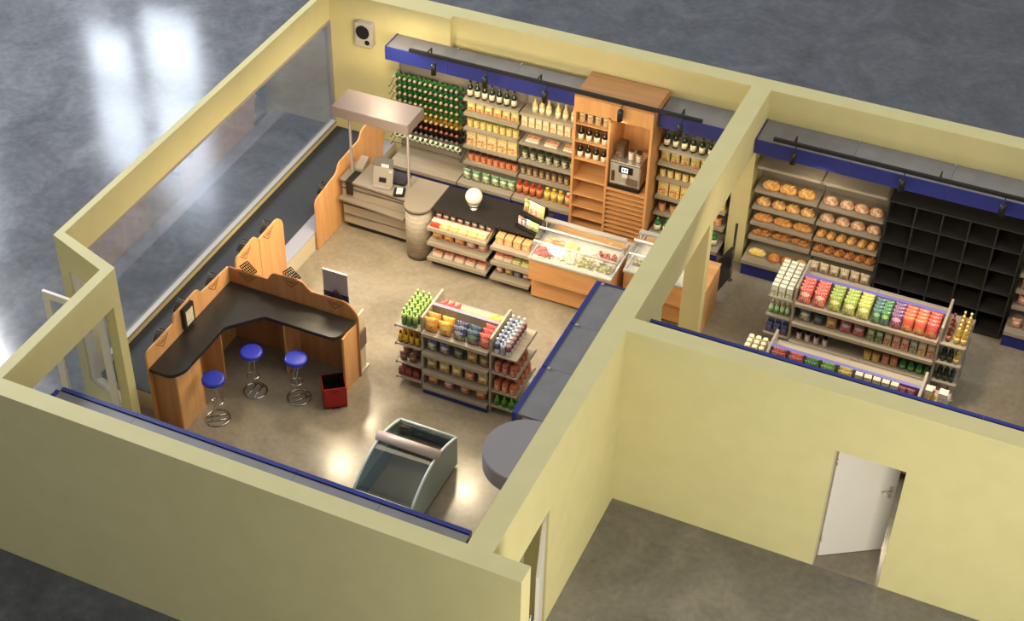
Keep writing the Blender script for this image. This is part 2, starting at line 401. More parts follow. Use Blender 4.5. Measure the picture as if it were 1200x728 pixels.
canopy(.33, 6.60, 6.0, 7.19, 4, 'x', 'SW', '%s grey canopy with blue lip from the left over the bread wall')
canopy(-5.80, YF+.01, -.22, -2.37, 5, 'x', 'NW', '%s grey canopy with blue lip from the left along the front wall')
canopy(-.535, -.33, -.01, 2.43, 3, 'y', 'We', '%s nearest grey canopy with blue lip along the partition wall')
canopy(.33, ym2+.01, 6.0, 1.945, 4, 'x', 'N', '%s blue edged canopy from the left behind the middle wall top')
# round end canopy
pts = [(.53*math.cos(a), .53*math.sin(a)) for a in [2*PI*k/48 for k in range(48)]]
cxr, cyr = -.17, -.86
pts = [(cxr+u, cyr+v) for u, v in pts if cxr+u < -.012]
ang = sorted(pts, key=lambda q: math.atan2(q[1]-cyr, (q[0]-cxr)*-1))
t = thing('round_canopy', 'round grey canopy end on the partition beside the display freezer', 'canopy', (0, 0, 2.25))
MB().prism(ang, 0, .25).build('round_body', mat('round_grey', (140, 134, 136), .45), t, bevel=.01)

# simple shelf units below the canopies on the hidden sides
def hidden_unit(x0, y0, x1, y1, back, label, n=4):
    t = thing('shelf_unit', label, 'shelf', (x0, y0, 0)); wx, wy = x1-x0, y1-y0
    if back == 'S': B(0, 0, 0, wx, .03, 2.26).build('back_panel', GREIGE2, t)
    if back == 'E': B(wx-.03, 0, 0, wx, wy, 2.26).build('back_panel', GREIGE2, t)
    for k in range(n):
        z = .25+k*.5
        if back == 'S': B(0, .03, z, wx, wy, z+.03).build('shelf_board', GREIGE, t)
        else: B(0, 0, z, wx-.03, wy, z+.03).build('shelf_board', GREIGE, t)
hidden_unit(-5.8, YF+.01, -.25, -2.5, 'S', 'long low-lying shelf unit under the front wall canopies')
hidden_unit(-.42, -.28, -.01, 2.38, 'E', 'shelf unit under the canopies along the partition wall')
hidden_unit(.36, ym2+.01, 2.95, 1.78, 'S', 'shelf unit behind the middle wall left of the white door')
hidden_unit(4.1, ym2+.01, 6.0, 1.78, 'S', 'shelf unit behind the middle wall right of the white door')

# ================================================================== WALL SHELVES
def bay(x0, x1, ylast, zs, label, panel_top=2.26, ybase=6.5, back=7.07, base=.30, front=6.75, left_end=True):
    t = thing('wall_shelf', label, 'shelf', (x0, 0, 0)); wd = x1-x0
    B(0, back, 0, wd, back+.025, panel_top).build('back_panel', GREIGE2, t)
    for z in zs:
        s = MB(); s.box(.01, front, z-.02, wd-.01, back, z); s.box(.01, front-.012, z-.045, wd-.01, front, z+.004)
        s.build('shelf_board', GREIGE, t, bevel=.003)
    s = MB(); s.box(.005, ybase, base-.035, wd-.005, back, base); s.box(.005, ybase-.012, base-.06, wd-.005, ybase, base+.003)
    s.build('base_shelf', GREIGE, t, bevel=.003)
    B(.01, ybase+.04, 0, wd-.01, ybase+.06, base-.06).build('kick_plate', BLUEK, t)
    for u in (0, wd-.012): B(u, back-.03, 0, u+.012, back, panel_top).build('upright', GREIGE2, t)
    return t
ZS = [.58, .90, 1.25, 1.54, 1.82]
bay(-5.90, -4.60, 0, [], 'grey back-panelled bay carrying the tilted beer bottle rack', back=7.07)
bay(-4.59, -3.60, 0, ZS, 'grey wall shelf bay just right of the beer rack')
bay(-3.59, -2.56, 0, ZS, 'grey wall shelf bay just left of the oak cabinet')
bay(-1.22, -.03, 0, ZS, 'grey wall shelf bay right of the oak cabinet', back=7.165)
ZB = [.60, .88, 1.18, 1.50, 1.94]
bay(.36, 1.36, 0, ZB, 'left bread shelf bay in the bakery room', back=7.165, panel_top=2.3)
bay(1.37, 2.37, 0, ZB, 'right bread shelf bay beside the black pigeonhole unit', back=7.165, panel_top=2.3)
bay(4.42, 5.6, 0, [.60, .90, 1.2, 1.55, 1.9], 'shelf bay cut by the right edge of the photo', back=7.165, panel_top=2.3)

# product prototypes ------------------------------------------------
PROTO = {}
def short(l):
    for a, b in ((' from the left', ' from left'), (' on the ', ' on '), (' of the ', ' of '), (' the ', ' ')):
        if len(l.split()) > 16: l = l.replace(a, b)
    assert 4 <= len(l.split()) <= 16, l
    return l
def inst(key, maker, name, label, cat, loc, rz=0, group=None, rot=None):
    label = short(label)
    if key in PROTO:
        src = PROTO[key]; o = copy_tree(src)
        o.name = name
    else:
        o = maker(name); PROTO[key] = o
    o.location = loc; o.rotation_euler = rot or (0, 0, rz)
    o['label'] = label; o['category'] = cat
    if group: o['group'] = group
    elif 'group' in o: del o['group']
    return o
def emp(name):
    o = bpy.data.objects.new(name, None); o.empty_display_size = .05; C.objects.link(o); return o
def P_bottle(glass, label, cap, h=.3, r=.038, neck=.4, labh=(.12, .42), nk=.36):
    def f(name):
        o = emp(name); nr = r*nk; zs = h*(1-neck)
        MB().lathe([(r*.9, 0), (r, .008), (r, zs*.86), (r*.8, zs*.97), (nr, zs*1.12), (nr, h*.955)], seg=12).build('glass_body', mat('glass_%s' % str(glass), glass, .12), o)
        MB().lathe([(r*1.03, h*labh[0]), (r*1.03, h*labh[1])], seg=12).build('paper_label', mat('label_%s' % str(label), label, .6), o)
        MB().lathe([(nr*1.15, h*.9), (nr*1.15, h), (nr*.6, h*1.003)], seg=10).build('cap', mat('cap_%s' % str(cap), cap, .35), o)
        return o
    return f
def P_jar(body, lid, label, h=.13, r=.042):
    def f(name):
        o = emp(name)
        MB().lathe([(r*.93, 0), (r, .01), (r, h*.78), (r*.8, h*.86)], seg=12).build('jar_body', pack('jar%s%s' % (body, label), body, label, label, .2), o)
        MB().lathe([(r*.88, h*.84), (r*.88, h*.985), (r*.8, h)], seg=12).build('lid', mat('lid_%s' % str(lid), lid, .35), o)
        return o
    return f
def P_bag(c1, c2, c3, w=.17, h=.22, d=.08):
    def f(name):
        n, m = 8, 8; vs = []; fs = []
        for side in (-1, 1):
            for i in range(n+1):
                for j in range(m+1):
                    u = i/n; v = j/m
                    th = (math.sin(PI*min(max(u, .0), 1))**.55) * (math.sin(PI*v)**.5)
                    x = (u-.5)*w*(1-.06*math.sin(PI*v)); z = v*h
                    y = side*(d/2*th + .003 + .003*math.sin(u*20+v*9+side))
                    vs.append((x, y, z))
        K = (n+1)*(m+1)
        for s in (0, 1):
            for i in range(n):
                for j in range(m):
                    a = s*K+i*(m+1)+j; q = (a, a+m+1, a+m+2, a+1); fs.append(q if s else q[::-1])
        for i in range(n):
            for j in (0, m):
                a = i*(m+1)+j; fs.append((a, a+m+1, K+a+m+1, K+a))
        for j in range(m):
            for i in (0, n):
                a = i*(m+1)+j; fs.append((a, a+1, K+a+1, K+a))
        b = MB(); b.add(vs, fs, 0, True)
        return b.build(name, pack('bag%s%s%s' % (c1, c2, c3), c1, c2, c3, .3))
    return f
def P_box(c1, c2, c3, w=.12, h=.18, d=.06):
    def f(name):
        b = MB(); b.box(-w/2, -d/2, 0, w/2, d/2, h)
        b.add([(-w/2, -d/2, h), (w/2, -d/2, h), (w/2*.9, 0, h+.012), (-w/2*.9, 0, h+.012), (-w/2, d/2, h), (w/2, d/2, h)], [(0, 1, 2, 3), (3, 2, 5, 4)])
        return b.build(name, pack('box%s%s%s' % (c1, c2, c3), c1, c2, c3, .45), bevel=.003)
    return f
def P_tray(tray, food, w=.2, d=.14, h=.035):
    def f(name):
        o = emp(name)
        b = MB(); b.prism(rounded([(-w/2, -d/2), (w/2, -d/2), (w/2, d/2), (-w/2, d/2)], .02), 0, h*.5)
        b.build('tray', mat('tray_%s' % str(tray), tray, .5), o, bevel=.004)
        b = MB(); n = 5
        for i in range(n):
            for j in range(2):
                x = -w*.38+w*.76*i/(n-1); y = -d*.13+d*.26*j
                b.lathe([(.0, h*.5), (w*.12, h*.55), (w*.13, h*.8), (w*.07, h), (.001, h*1.02)], x, y, 8)
        b.build('food', noisy('food_%s' % str(food), food, [min(255, c+50) for c in food], 40, .4), o)
        return o
    return f
def P_loaf(c1, c2, L=.24, W=.12, Hh=.09, style='oval', cuts=3):
    def f(name):
        o = emp(name); b = MB(); nx, na = 14, 12; vs = []; fs = []
        for i in range(nx+1):
            t = -1+2*i/nx; rr = max(0.02, (1-abs(t)**2.6))**.5 if style != 'long' else max(.02, (1-abs(t)**3))**.5
            for k in range(na):
                a = 2*PI*k/na; y = math.cos(a)*W/2*rr; z = Hh*.42+math.sin(a)*Hh*.58*rr
                if style == 'twist': y += .012*math.sin(i*1.6); z += .008*math.sin(i*2.1)
                vs.append((t*L/2, y, max(0, z)))
        for i in range(nx):
            for k in range(na):
                k2 = (k+1) % na; fs.append((i*na+k, i*na+k2, (i+1)*na+k2, (i+1)*na+k))
        fs += [tuple(range(na)), tuple(nx*na+k for k in range(na))[::-1]]
        b.add(vs, fs, 0, True)
        b.build('crust', noisy('crust%s%s' % (c1, c2), c1, c2, 16, .6, bump=.4, lo=.35, hi=.62), o)
        s = MB()
        for k in range(cuts):
            x = (-.5+(k+.5)/cuts)*L*.62
            s.tube([(x-.02, -W*.22, Hh*.93), (x, 0, Hh*1.0), (x+.02, W*.22, Hh*.93)], .007, 6)
        s.build('scored_cut', mat('cut%s' % str(c2), [min(255, c+25) for c in c2], .8), o)
        return o
    return f
def P_round(c1, c2, R=.08, Hh=.09):
    def f(name):
        o = emp(name)
        MB().lathe([(R*.6, 0), (R*.95, Hh*.2), (R, Hh*.45), (R*.8, Hh*.8), (R*.4, Hh*.97), (.002, Hh)], seg=16).build('crust', noisy('crust%s%s' % (c1, c2), c1, c2, 16, .6, bump=.4), o)
        s = MB(); s.tube([(-R*.5, 0, Hh*.92), (0, 0, Hh*1.0), (R*.5, 0, Hh*.92)], .006, 6); s.tube([(0, -R*.5, Hh*.92), (0, 0, Hh*1.0), (0, R*.5, Hh*.92)], .006, 6)
        s.build('scored_cut', mat('cut%s' % str(c2), [min(255, c+25) for c in c2], .8), o)
        return o
    return f
def row(maker, key, n, x0, x1, y, z, name, noun, place, cat, rz=0, xs=None, off=0, tot=None, jit=.0, tilt=0, step_y=0):
    """n like things in a row from left to right, each with its own label"""
    for i in range(n):
        x = xs[i] if xs else (x0 if n == 1 else x0+(x1-x0)*i/(n-1))
        if n == 1 and (tot or 1) == 1: lab = '%s on %s' % (noun, place)
        else: lab = '%s %s from the left on %s' % (ORD[i+off], noun, place)
        r = (tilt, 0, rz+random.uniform(-jit, jit)) if tilt else (0, 0, rz+random.uniform(-jit, jit))
        inst(key, maker, name, lab, cat, (x, y+step_y*i, z), group='%ss on %s' % (noun, place) if (n > 1 or (tot or 1) > 1) else None, rot=r)
WBOT = P_bottle((22, 40, 24), (226, 216, 186), (40, 34, 30), .34, .046)
# --- bay 2
pl = 'the top shelf by the beer rack'
row(WBOT, 'wine', 7, -4.50, -3.72, 6.84, 1.82, 'wine_bottle', 'white-labelled dark wine bottle', pl, 'bottle')
pl = 'the second shelf beside beer rack'
row(P_bag((226, 190, 96), (206, 70, 38), (240, 224, 150), .15, .20, .08), 'soupbag', 6, -4.48, -3.70, 6.84, 1.54, 'snack_pouch', 'yellow and red pouch', pl, 'pouch', jit=.06)
pl = 'the third shelf beside beer rack'
row(P_jar((216, 180, 70), (120, 130, 60), (234, 214, 130), .17, .054), 'yjar', 8, -4.50, -3.68, 6.85, 1.25, 'glass_jar', 'yellow jar with green lid', pl, 'jar')
pl = 'the fourth shelf beside beer rack'
row(P_box((232, 202, 118), (204, 84, 40), (240, 226, 176), .17, .25, .08), 'ybox', 5, -4.46, -3.72, 6.84, .90, 'food_carton', 'tall yellow carton', pl, 'carton', jit=.05)
pl = 'the fifth shelf beside beer rack'
row(P_jar((196, 84, 38), (70, 50, 36), (228, 150, 74), .16, .054), 'ojar', 8, -4.48, -3.68, 6.85, .58, 'glass_jar', 'orange jar with brown lid', pl, 'jar')
pl = 'the bottom shelf beside beer rack'
row(P_bag((40, 118, 52), (226, 208, 150), (228, 232, 210), .15, .21, .08), 'gbag', 6, 0, 0, 6.66, .30, 'snack_pouch', 'green and cream pouch', pl, 'pouch', xs=[-4.47, -4.30, -4.12, -3.95, -3.80, -3.66], jit=.08)
# --- bay 3
pl = 'the top shelf left of oak cabinet'
row(P_bottle((206, 184, 128), (236, 226, 190), (204, 170, 80), .27, .045, .35), 'liq', 6, 0, 0, 6.86, 1.82, 'liqueur_bottle', 'pale gold bottle', pl, 'bottle', xs=[-3.36, -3.24, -3.12, -2.96, -2.83, -2.69])
pl = 'the second shelf left of oak cabinet'
row(P_box((236, 208, 150), (232, 150, 60), (244, 234, 210), .10, .19, .07), 'cbox', 8, -3.52, -2.64, 6.84, 1.54, 'food_carton', 'small cream carton', pl, 'carton', jit=.06)
pl = 'the third shelf left of oak cabinet'
row(P_tray((232, 222, 200), (206, 140, 104), .23, .2, .05), 'tray', 3, -3.38, -2.72, 6.90, 1.25, 'deli_tray', 'flat tray of sliced meat', pl, 'tray')
pl = 'the fourth shelf left of oak cabinet'
row(P_jar((58, 66, 44), (54, 60, 42), (210, 206, 170), .19, .058), 'djar', 7, -3.50, -2.66, 6.85, .90, 'glass_jar', 'dark green jar', pl, 'jar')
pl = 'the fifth shelf left of oak cabinet'
row(P_jar((110, 72, 44), (80, 66, 46), (206, 176, 130), .17, .046), 'bjar', 9, -3.53, -2.64, 6.85, .58, 'glass_jar', 'brown jar', pl, 'jar')
pl = 'the bottom shelf left of oak cabinet'
row(P_bottle((168, 64, 34), (216, 130, 80), (170, 60, 40), .24, .052, .25, (.2, .7), .5), 'rb', 4, -3.52, -3.16, 6.68, .30, 'juice_bottle', 'red juice bottle', pl, 'bottle')
row(P_bottle((212, 168, 50), (232, 210, 120), (214, 190, 80), .24, .052, .25, (.2, .7), .5), 'yb', 3, -3.02, -2.78, 6.68, .30, 'juice_bottle', 'yellow juice bottle', pl, 'bottle')
row(P_bottle((200, 90, 40), (230, 190, 140), (230, 210, 190), .24, .052, .25, (.2, .7), .5), 'ob', 1, -2.65, 0, 6.68, .30, 'juice_bottle', 'orange juice bottle', pl, 'bottle')
# --- bay 4
pl = 'the top shelf right of oak cabinet'
row(WBOT, 'wine', 8, -1.12, -.12, 6.84, 1.82, 'wine_bottle', 'white-labelled dark wine bottle', pl, 'bottle')
pl = 'the second shelf right of oak cabinet'
row(P_bag((222, 196, 110), (210, 60, 36), (160, 160, 80), .15, .19, .08), 'rybag', 7, -1.12, -.14, 6.84, 1.54, 'snack_pouch', 'red and yellow pouch', pl, 'pouch', jit=.06)
pl = 'the third shelf right of oak cabinet'
row(P_jar((222, 190, 84), (96, 90, 60), (236, 220, 150), .16, .053), 'sy', 9, -1.14, -.14, 6.85, 1.25, 'glass_jar', 'small yellow jar', pl, 'jar')
pl = 'the fourth shelf right of oak cabinet'
row(P_box((230, 196, 96), (206, 90, 40), (238, 220, 150), .17, .25, .08), 'ybox2', 6, -1.10, -.16, 6.84, .90, 'food_carton', 'yellow carton with red print', pl, 'carton', jit=.05)
pl = 'the fifth shelf right of oak cabinet'
row(P_jar((204, 110, 50), (80, 58, 40), (234, 180, 110), .18, .06), 'oj2', 6, -1.10, -.16, 6.85, .58, 'glass_jar', 'orange jar', pl, 'jar')
pl = 'the bottom shelf right of oak cabinet'
row(P_bottle((36, 112, 52), (236, 230, 200), (60, 130, 70), .24, .058, .3, (.1, .5)), 'gb4', 7, -1.10, -.16, 6.68, .30, 'squeeze_bottle', 'green bottle with white label', pl, 'bottle')

# --- beer rack
t = thing('bottle_rack', 'wire rack of tilted rows of beer bottles on the back wall', 'rack', (0, 0, 0))
NR = 9
for r in range(NR):
    z = 1.86-.143*r; m = MB()
    m.tube([(-5.92, 7.06, z-.02), (-5.92, 6.70, z-.16), (-5.92, 6.685, z-.12)], .006, 6); m.tube([(-4.62, 7.06, z-.02), (-4.62, 6.70, z-.16), (-4.62, 6.685, z-.12)], .006, 6)
    m.tube([(-5.92, 6.76, z-.137), (-4.62, 6.76, z-.137)], .005, 6); m.tube([(-5.92, 6.96, z-.059), (-4.62, 6.96, z-.059)], .005, 6)
    m.build('wire_row', mat('green_wire', (70, 96, 72), .4) if r < 4 else BLACK, t)
specs = [((38, 92, 44), (60, 110, 60), (150, 142, 128)), ((38, 86, 46), (60, 120, 60), (160, 146, 124)), ((38, 86, 46), (60, 120, 60), (176, 150, 120)),
         ((38, 86, 46), (60, 120, 60), (180, 152, 112)), ((38, 100, 40), (90, 120, 50), (186, 156, 106)), ((150, 120, 34), (180, 150, 50), (196, 166, 110)),
         ((36, 22, 18), (60, 30, 20), (176, 96, 80)), ((30, 24, 22), (50, 40, 30), (120, 116, 116)), ((34, 112, 46), (228, 232, 214), (216, 220, 200))]
beer = ['green beer bottle', 'green beer bottle', 'green beer bottle', 'green beer bottle', 'green beer bottle', 'amber beer bottle', 'dark red-capped bottle', 'black beer bottle', 'green bottle with white label']
for r in range(NR):
    gl, lb, cp = specs[r]; z = 1.86-.143*r
    mk = P_bottle(gl, lb, cp, .25, .042, .38, (.15, .5) if r < NR-1 else (.2, .6), .52)
    for i in range(13):
        x = -5.84+1.14*i/12
        lab = '%s %s from the left, %s row of the tilted rack' % (ORD[i], beer[r], ORD[r] if r < NR-1 else 'lowest')
        th = math.radians(72 if r < NR-1 else 42)     # lying, neck toward the room
        inst('beer%d' % r, mk, 'beer_bottle', lab, 'bottle', (x, (6.965 if r < NR-1 else 6.88), z-.035+(0 if r < NR-1 else -.04)), group='beer bottles in the %s rack row' % ORD[r], rot=(th+.19*0, 0, 0))

# ================================================================== OAK CABINET
t = thing('oak_cabinet', 'tall oak cabinet with bottle shelves and coffee niche on the back wall', 'cabinet', (-2.55, 6.47, 0))
wd, dp, hh = 1.30, .72, 2.60; dv = .58
B(0, 0, 0, .04, dp, hh-.04).build('side_panel', OAK, t); B(wd-.04, 0, 0, wd, dp, hh-.04).build('side_panel', OAK, t)
B(dv, 0, .04, dv+.035, dp-.03, 2.32).build('divider', OAK, t)
B(.04, dp-.03, 0, wd-.04, dp, hh-.04).build('back_panel', OAK, t)
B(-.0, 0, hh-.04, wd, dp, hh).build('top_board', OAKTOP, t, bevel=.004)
B(.04, 0, 2.32, wd-.04, .03, hh-.04).build('fascia', OAK, t)
B(.04, .0, 2.29, wd-.04, dp-.03, 2.32).build('shelf_board', OAKX, t)
for z in (.08, .29, .50, .73, 1.04, 1.42, 1.75, 2.08):
    B(.04, .005, z-.02, dv, dp-.03, z).build('shelf_board', OAKX, t)
B(dv+.035, .0, .98, wd-.04, dp-.03, 1.005).build('shelf_board', OAKX, t)
for k in range(10):
    z = .08+.09*k; B(dv+.035, .005, z-.012, wd-.04, dp-.03, z+.008).build('slot_board', OAKX, t)
pl = 'the top shelf of oak cabinet'
row(P_jar((226, 214, 180), (60, 40, 26), (200, 150, 90), .18, .048), 'hon', 4, -2.44, -2.04, 6.58, 2.08, 'honey_jar', 'cream-labelled jar', pl, 'jar')
DB = P_bottle((30, 16, 14), (230, 220, 196), (40, 24, 20), .28, .046, .4, (.02, .4))
row(DB, 'db', 4, -2.44, -2.04, 6.56, 1.75, 'wine_bottle', 'dark bottle', 'the second shelf of oak cabinet', 'bottle')
row(DB, 'db', 4, -2.44, -2.04, 6.56, 1.42, 'wine_bottle', 'dark bottle', 'the third shelf of oak cabinet', 'bottle')
# coffee machine
cm = thing('coffee_machine', 'silver automatic coffee machine in the oak cabinet niche', 'coffee machine', (-1.66, 6.52, 1.005))
b = MB(); b.box(-.25, .0, .06, .25, .40, .50); b.build('body', STEEL, cm, bevel=.012)
B(-.26, -.015, 0, .26, .40, .06).build('base', BLACK, cm, bevel=.01)
B(-.235, -.03, .06, .235, 0, .11).build('drip_tray', mat('drip', (120, 116, 110), .3, 1), cm, bevel=.004)
B(-.25, -.005, .48, .25, .4, .52).build('top_plate', mat('cmtop', (190, 188, 184), .25, .8), cm, bevel=.006)
B(-.10, -.02, .33, .13, -.0, .46).build('control_panel', BLACK, cm, bevel=.005)
s = B(-.05, -.024, .355, .055, -.02, .44).build('screen', mat('screen_lit', (225, 238, 245), .3, emit=.8), cm)
b = MB(); b.box(-.035, -.026, .385, -.005, -.024, .42); b.box(.01, -.026, .385, .04, -.024, .42); b.build('screen_icon', mat('icon', (40, 50, 60), .5), s)
B(-.035, -.04, .26, .06, 0, .325).build('spout', WHITE, cm, bevel=.008)
b = MB(); b.box(-.22, -.012, .14, -.17, 0, .34); b.build('side_lever', CHROME, cm, bevel=.006)
B(.03, -.008, .12, .22, .0, .25).build('door_panel', mat('cmdoor', (178, 166, 150), .3, .8), cm, bevel=.004)
inst('bean', P_box((74, 52, 34), (150, 110, 70), (96, 70, 46), .14, .24, .2), 'bean_hopper', 'brown box canister on top of the coffee machine', 'canister', (-1.80, 6.72, 1.525))
inst('cup1', P_jar((196, 184, 160), (60, 44, 34), (230, 224, 206), .18, .045), 'cup_canister', 'pale canister at the middle on the coffee machine', 'canister', (-1.62, 6.66, 1.525))
inst('cup2', P_jar((150, 120, 90), (44, 32, 24), (214, 206, 190), .17, .055), 'cup_canister', 'brown lidded canister at the right on the coffee machine', 'canister', (-1.49, 6.66, 1.525))

# ================================================================== TRACK LIGHTS
def track(x0, x1, label):
    t = thing('light_track', label, 'light track', (x0, 6.50, 2.615))
    B(0, -.025, 0, x1-x0, .025, .05).build('rail', BLACK, t)
    b = MB()
    for x in (.3, (x1-x0)*.45, x1-x0-.35): b.box(x-.01, -.01, .02, x+.01, .2, .035); b.box(x-.01, .18, -.115, x+.01, .2, .035)
    b.build('bracket', BLACK, t)
track(-5.42, -.50, 'long black light track above the beer rack and oak cabinet')
track(.60, 6.0, 'black light track above the bread shelves')
def spot(name):
    o = emp(name)
    MB().tube([(0, 0.12, .0), (0, .12, -.03), (0, .05, -.05), (0, 0, -.06)], .008, 6).build('stem', BLACK, o)
    m = MB(); m.lathe([(.03, -.25), (.046, -.25), (.046, -.07), (.03, -.055), (.01, -.05)], seg=14); m.build('lamp_body', BLACK, o)
    MB().lathe([(.032, -.2505), (.032, -.246)], seg=12).build('lens', mat('spot_lens', (255, 232, 190), .3, emit=2.5), o)
    return o
for i, x in enumerate([-4.93, -4.03, -3.01, -1.76, -.80]):
    inst('spot', spot, 'track_spotlight', '%s black track spotlight from the left in the store' % ORD[i], 'spotlight', (x, 6.375, 2.63), group='store track spotlights')
    lamp('spot_beam', 'SPOT', (x, 6.34, 2.36), 14, (1, .82, .55), .04, None, (x, 6.95, .8), math.radians(110), .8)
for i, x in enumerate([.95, 2.55, 3.97]):
    inst('spot', spot, 'track_spotlight', '%s black track spotlight from the left in the bakery' % ORD[i], 'spotlight', (x, 6.375, 2.63), group='bakery track spotlights')
    if i == 0: lamp('spot_beam', 'SPOT', (x+.4, 6.3, 2.36), 18, (1, .82, .55), .04, None, (x+.5, 6.95, .8), math.radians(120), .8)

# wall speaker
sp = thing('wall_speaker', 'white wall speaker with two black cones in the back left corner', 'speaker', (-6.52, 7.1, 2.16))
MB().prism(rounded([(-.16, 0), (.16, 0), (.16, .44), (-.16, .44)], .05), -.13, -.0, 'y').build('cabinet', mat('speaker_grey', (176, 170, 160), .5), sp, bevel=.01)
MB().prism([(.125*math.cos(2*PI*k/20)-.01, .28+.125*math.sin(2*PI*k/20)) for k in range(20)], -.14, -.12, 'y').build('woofer', BLACK, sp)
MB().prism([(.045*math.cos(2*PI*k/16)+.07, .1+.045*math.sin(2*PI*k/16)) for k in range(16)], -.14, -.12, 'y').build('tweeter', BLACK, sp)
MB().box(-.2, -.05, .36, -.14, -.02, .4).build('bracket', STEEL, sp)

# ================================================================== CASH DESK
cd = thing('cash_desk', 'grey cash desk with rounded column end and dark counter slot', 'counter', (0, 0, 0))
xr, yr, rr = -4.46, 4.83, .235
out = [(-5.92, 5.47), (-5.92, 4.90), (-4.74, 4.83)]
for k in range(0, 13):
    a = PI + PI*k/12; out.append((xr+rr*math.cos(a), yr+rr*math.sin(a)))
out += [(xr+rr, 5.47)]
MB().prism(out, .965, 1.0).build('worktop', CTOP, cd, bevel=.004)
MB().prism([(a, b) for a, b in out], .945, .965).build('top_edge_band', mat('dark_band', (60, 52, 46), .5), cd)
b = MB()
b.prism([(-5.9, 5.40), (-5.9, 4.95), (-4.62, 4.92), (-4.62, 5.40)], .12, .945)
b.box(-4.60, 5.0, .12, -4.26, 5.44, .945)
b.build('carcass', GREIGE, cd)
g_ = MB()
for z in (.3, .5, .62, .82): g_.box(-5.9, 4.915, z, -4.66, 4.945, z+.008)
g_.build('panel_joint', mat('joint_dark', (92, 84, 74), .6), cd)
MB().lathe([(rr-.02, .07), (rr-.02, .944)], xr, yr, 40).build('round_column', GREIGE, cd)
b = MB()
for k in range(9): b.lathe([(rr-.0195, .15+.097*k), (rr-.019, .153+.097*k), (rr-.0195, .156+.097*k)], xr, yr, 40)
b.build('column_joint', mat('joint_soft', (122, 112, 100), .6), cd)
MB().lathe([(rr-.035, 0), (rr-.035, .07)], xr, yr, 20).build('plinth', mat('plinth', (86, 80, 72), .5), cd)
B(-5.86, 5.0, 0, -4.7, 5.36, .12).build('plinth', BLACK, cd)
MB().prism(rounded([(-5.93, 4.95, 0), (-5.93, 4.83, .01), (-4.69, 4.74, .02), (-4.69, 4.9, 0)], .01), .63, .66).build('bag_shelf', CTOP, cd, bevel=.004)
b = MB(); b.prism([(-5.80, 4.86), (-5.68, 4.86), (-5.66, 5.46), (-5.78, 5.46)], .999, 1.004); b.box(-5.80, 4.885, .74, -5.68, 4.90, 1.0); b.build('cable_slot', BLACK, cd)
b = MB(); b.prism(rounded([(5.2, 1.0, 0), (5.46, 1.0, 0), (5.46, 1.16), (5.2, 1.06)], .03), -5.80, -5.66, 'x'); b.build('slot_cover', CTOP, cd)
# canopy on poles
cc = thing('desk_canopy', 'pinkish grey slab canopy on two poles above the cash desk', 'canopy', (0, 0, 0))
cpx0, cpx1, cpy0, cpy1 = -6.12, -4.76, 5.10, 5.68
MB().box(cpx0, cpy0, 2.02, cpx1, cpy1, 2.20).build('slab', PLAS, cc, bevel=.01)
for x in (-5.83, -4.80): MB().lathe([(.028, 1.0), (.028, 1.01), (.022, 1.012), (.022, 2.03)], x, 5.17, 12).build('pole', PLAS, cc)
# registers
def screen_unit(name, label, x, y, w, h, rz, c):
    t = thing(name, label, 'screen', (x, y, 1.0), rz)
    b = MB(); b.box(-w/2, -.012, .02, w/2, .012, h); o = b.build('panel', c, t, bevel=.008); o.rotation_euler = (math.radians(-14), 0, 0)
    return t
t = screen_unit('till_screen', 'pale till screen with dark window facing the customer', -5.18, 4.98, .34, .34, math.radians(6), mat('till_plastic', (140, 134, 126), .4))
o = B(-.06, -.018, .09, .06, -.011, .17).build('display', BLACK, t); o.rotation_euler = (math.radians(-14), 0, 0)
o = B(.1, -.016, .27, .15, -.011, .31).build('badge', STEEL, t); o.rotation_euler = (math.radians(-14), 0, 0)
B(-.15, -.06, 0, .15, .1, .03).build('foot', mat('till_plastic', (140, 134, 126), .4), t, bevel=.005)
t = screen_unit('cashier_screen', 'dark grey cashier screen behind the pale till screen', -5.30, 5.22, .34, .34, math.radians(6), mat('till_dark', (104, 102, 100), .4))
o = B(-.03, -.018, .14, .1, -.011, .24).build('receipt_label', WHITE, t); o.rotation_euler = (math.radians(-14), 0, 0)
B(-.15, -.06, 0, .15, .1, .03).build('foot', BLACK, t, bevel=.005)
t = thing('cash_till', 'flat black cash drawer behind the till screens', 'drawer', (-5.02, 5.27, 1.0), .1)
B(-.15, -.15, 0, .15, .15, .05).build('drawer_body', mat('drawer_blue', (40, 42, 50), .4), t, bevel=.005)
B(-.13, -.155, .01, .13, -.148, .04).build('drawer_front', BLACK, t)
t = thing('card_terminal', 'black card terminal with white screen lying on the cash desk', 'card terminal', (-4.86, 4.95, 1.0), .35)
B(-.09, -.12, 0, .09, .12, .035).build('case', BLACK, t, bevel=.012)
B(-.045, -.07, .035, .05, .09, .038).build('screen', mat('white_screen', (236, 228, 206), .4), t)

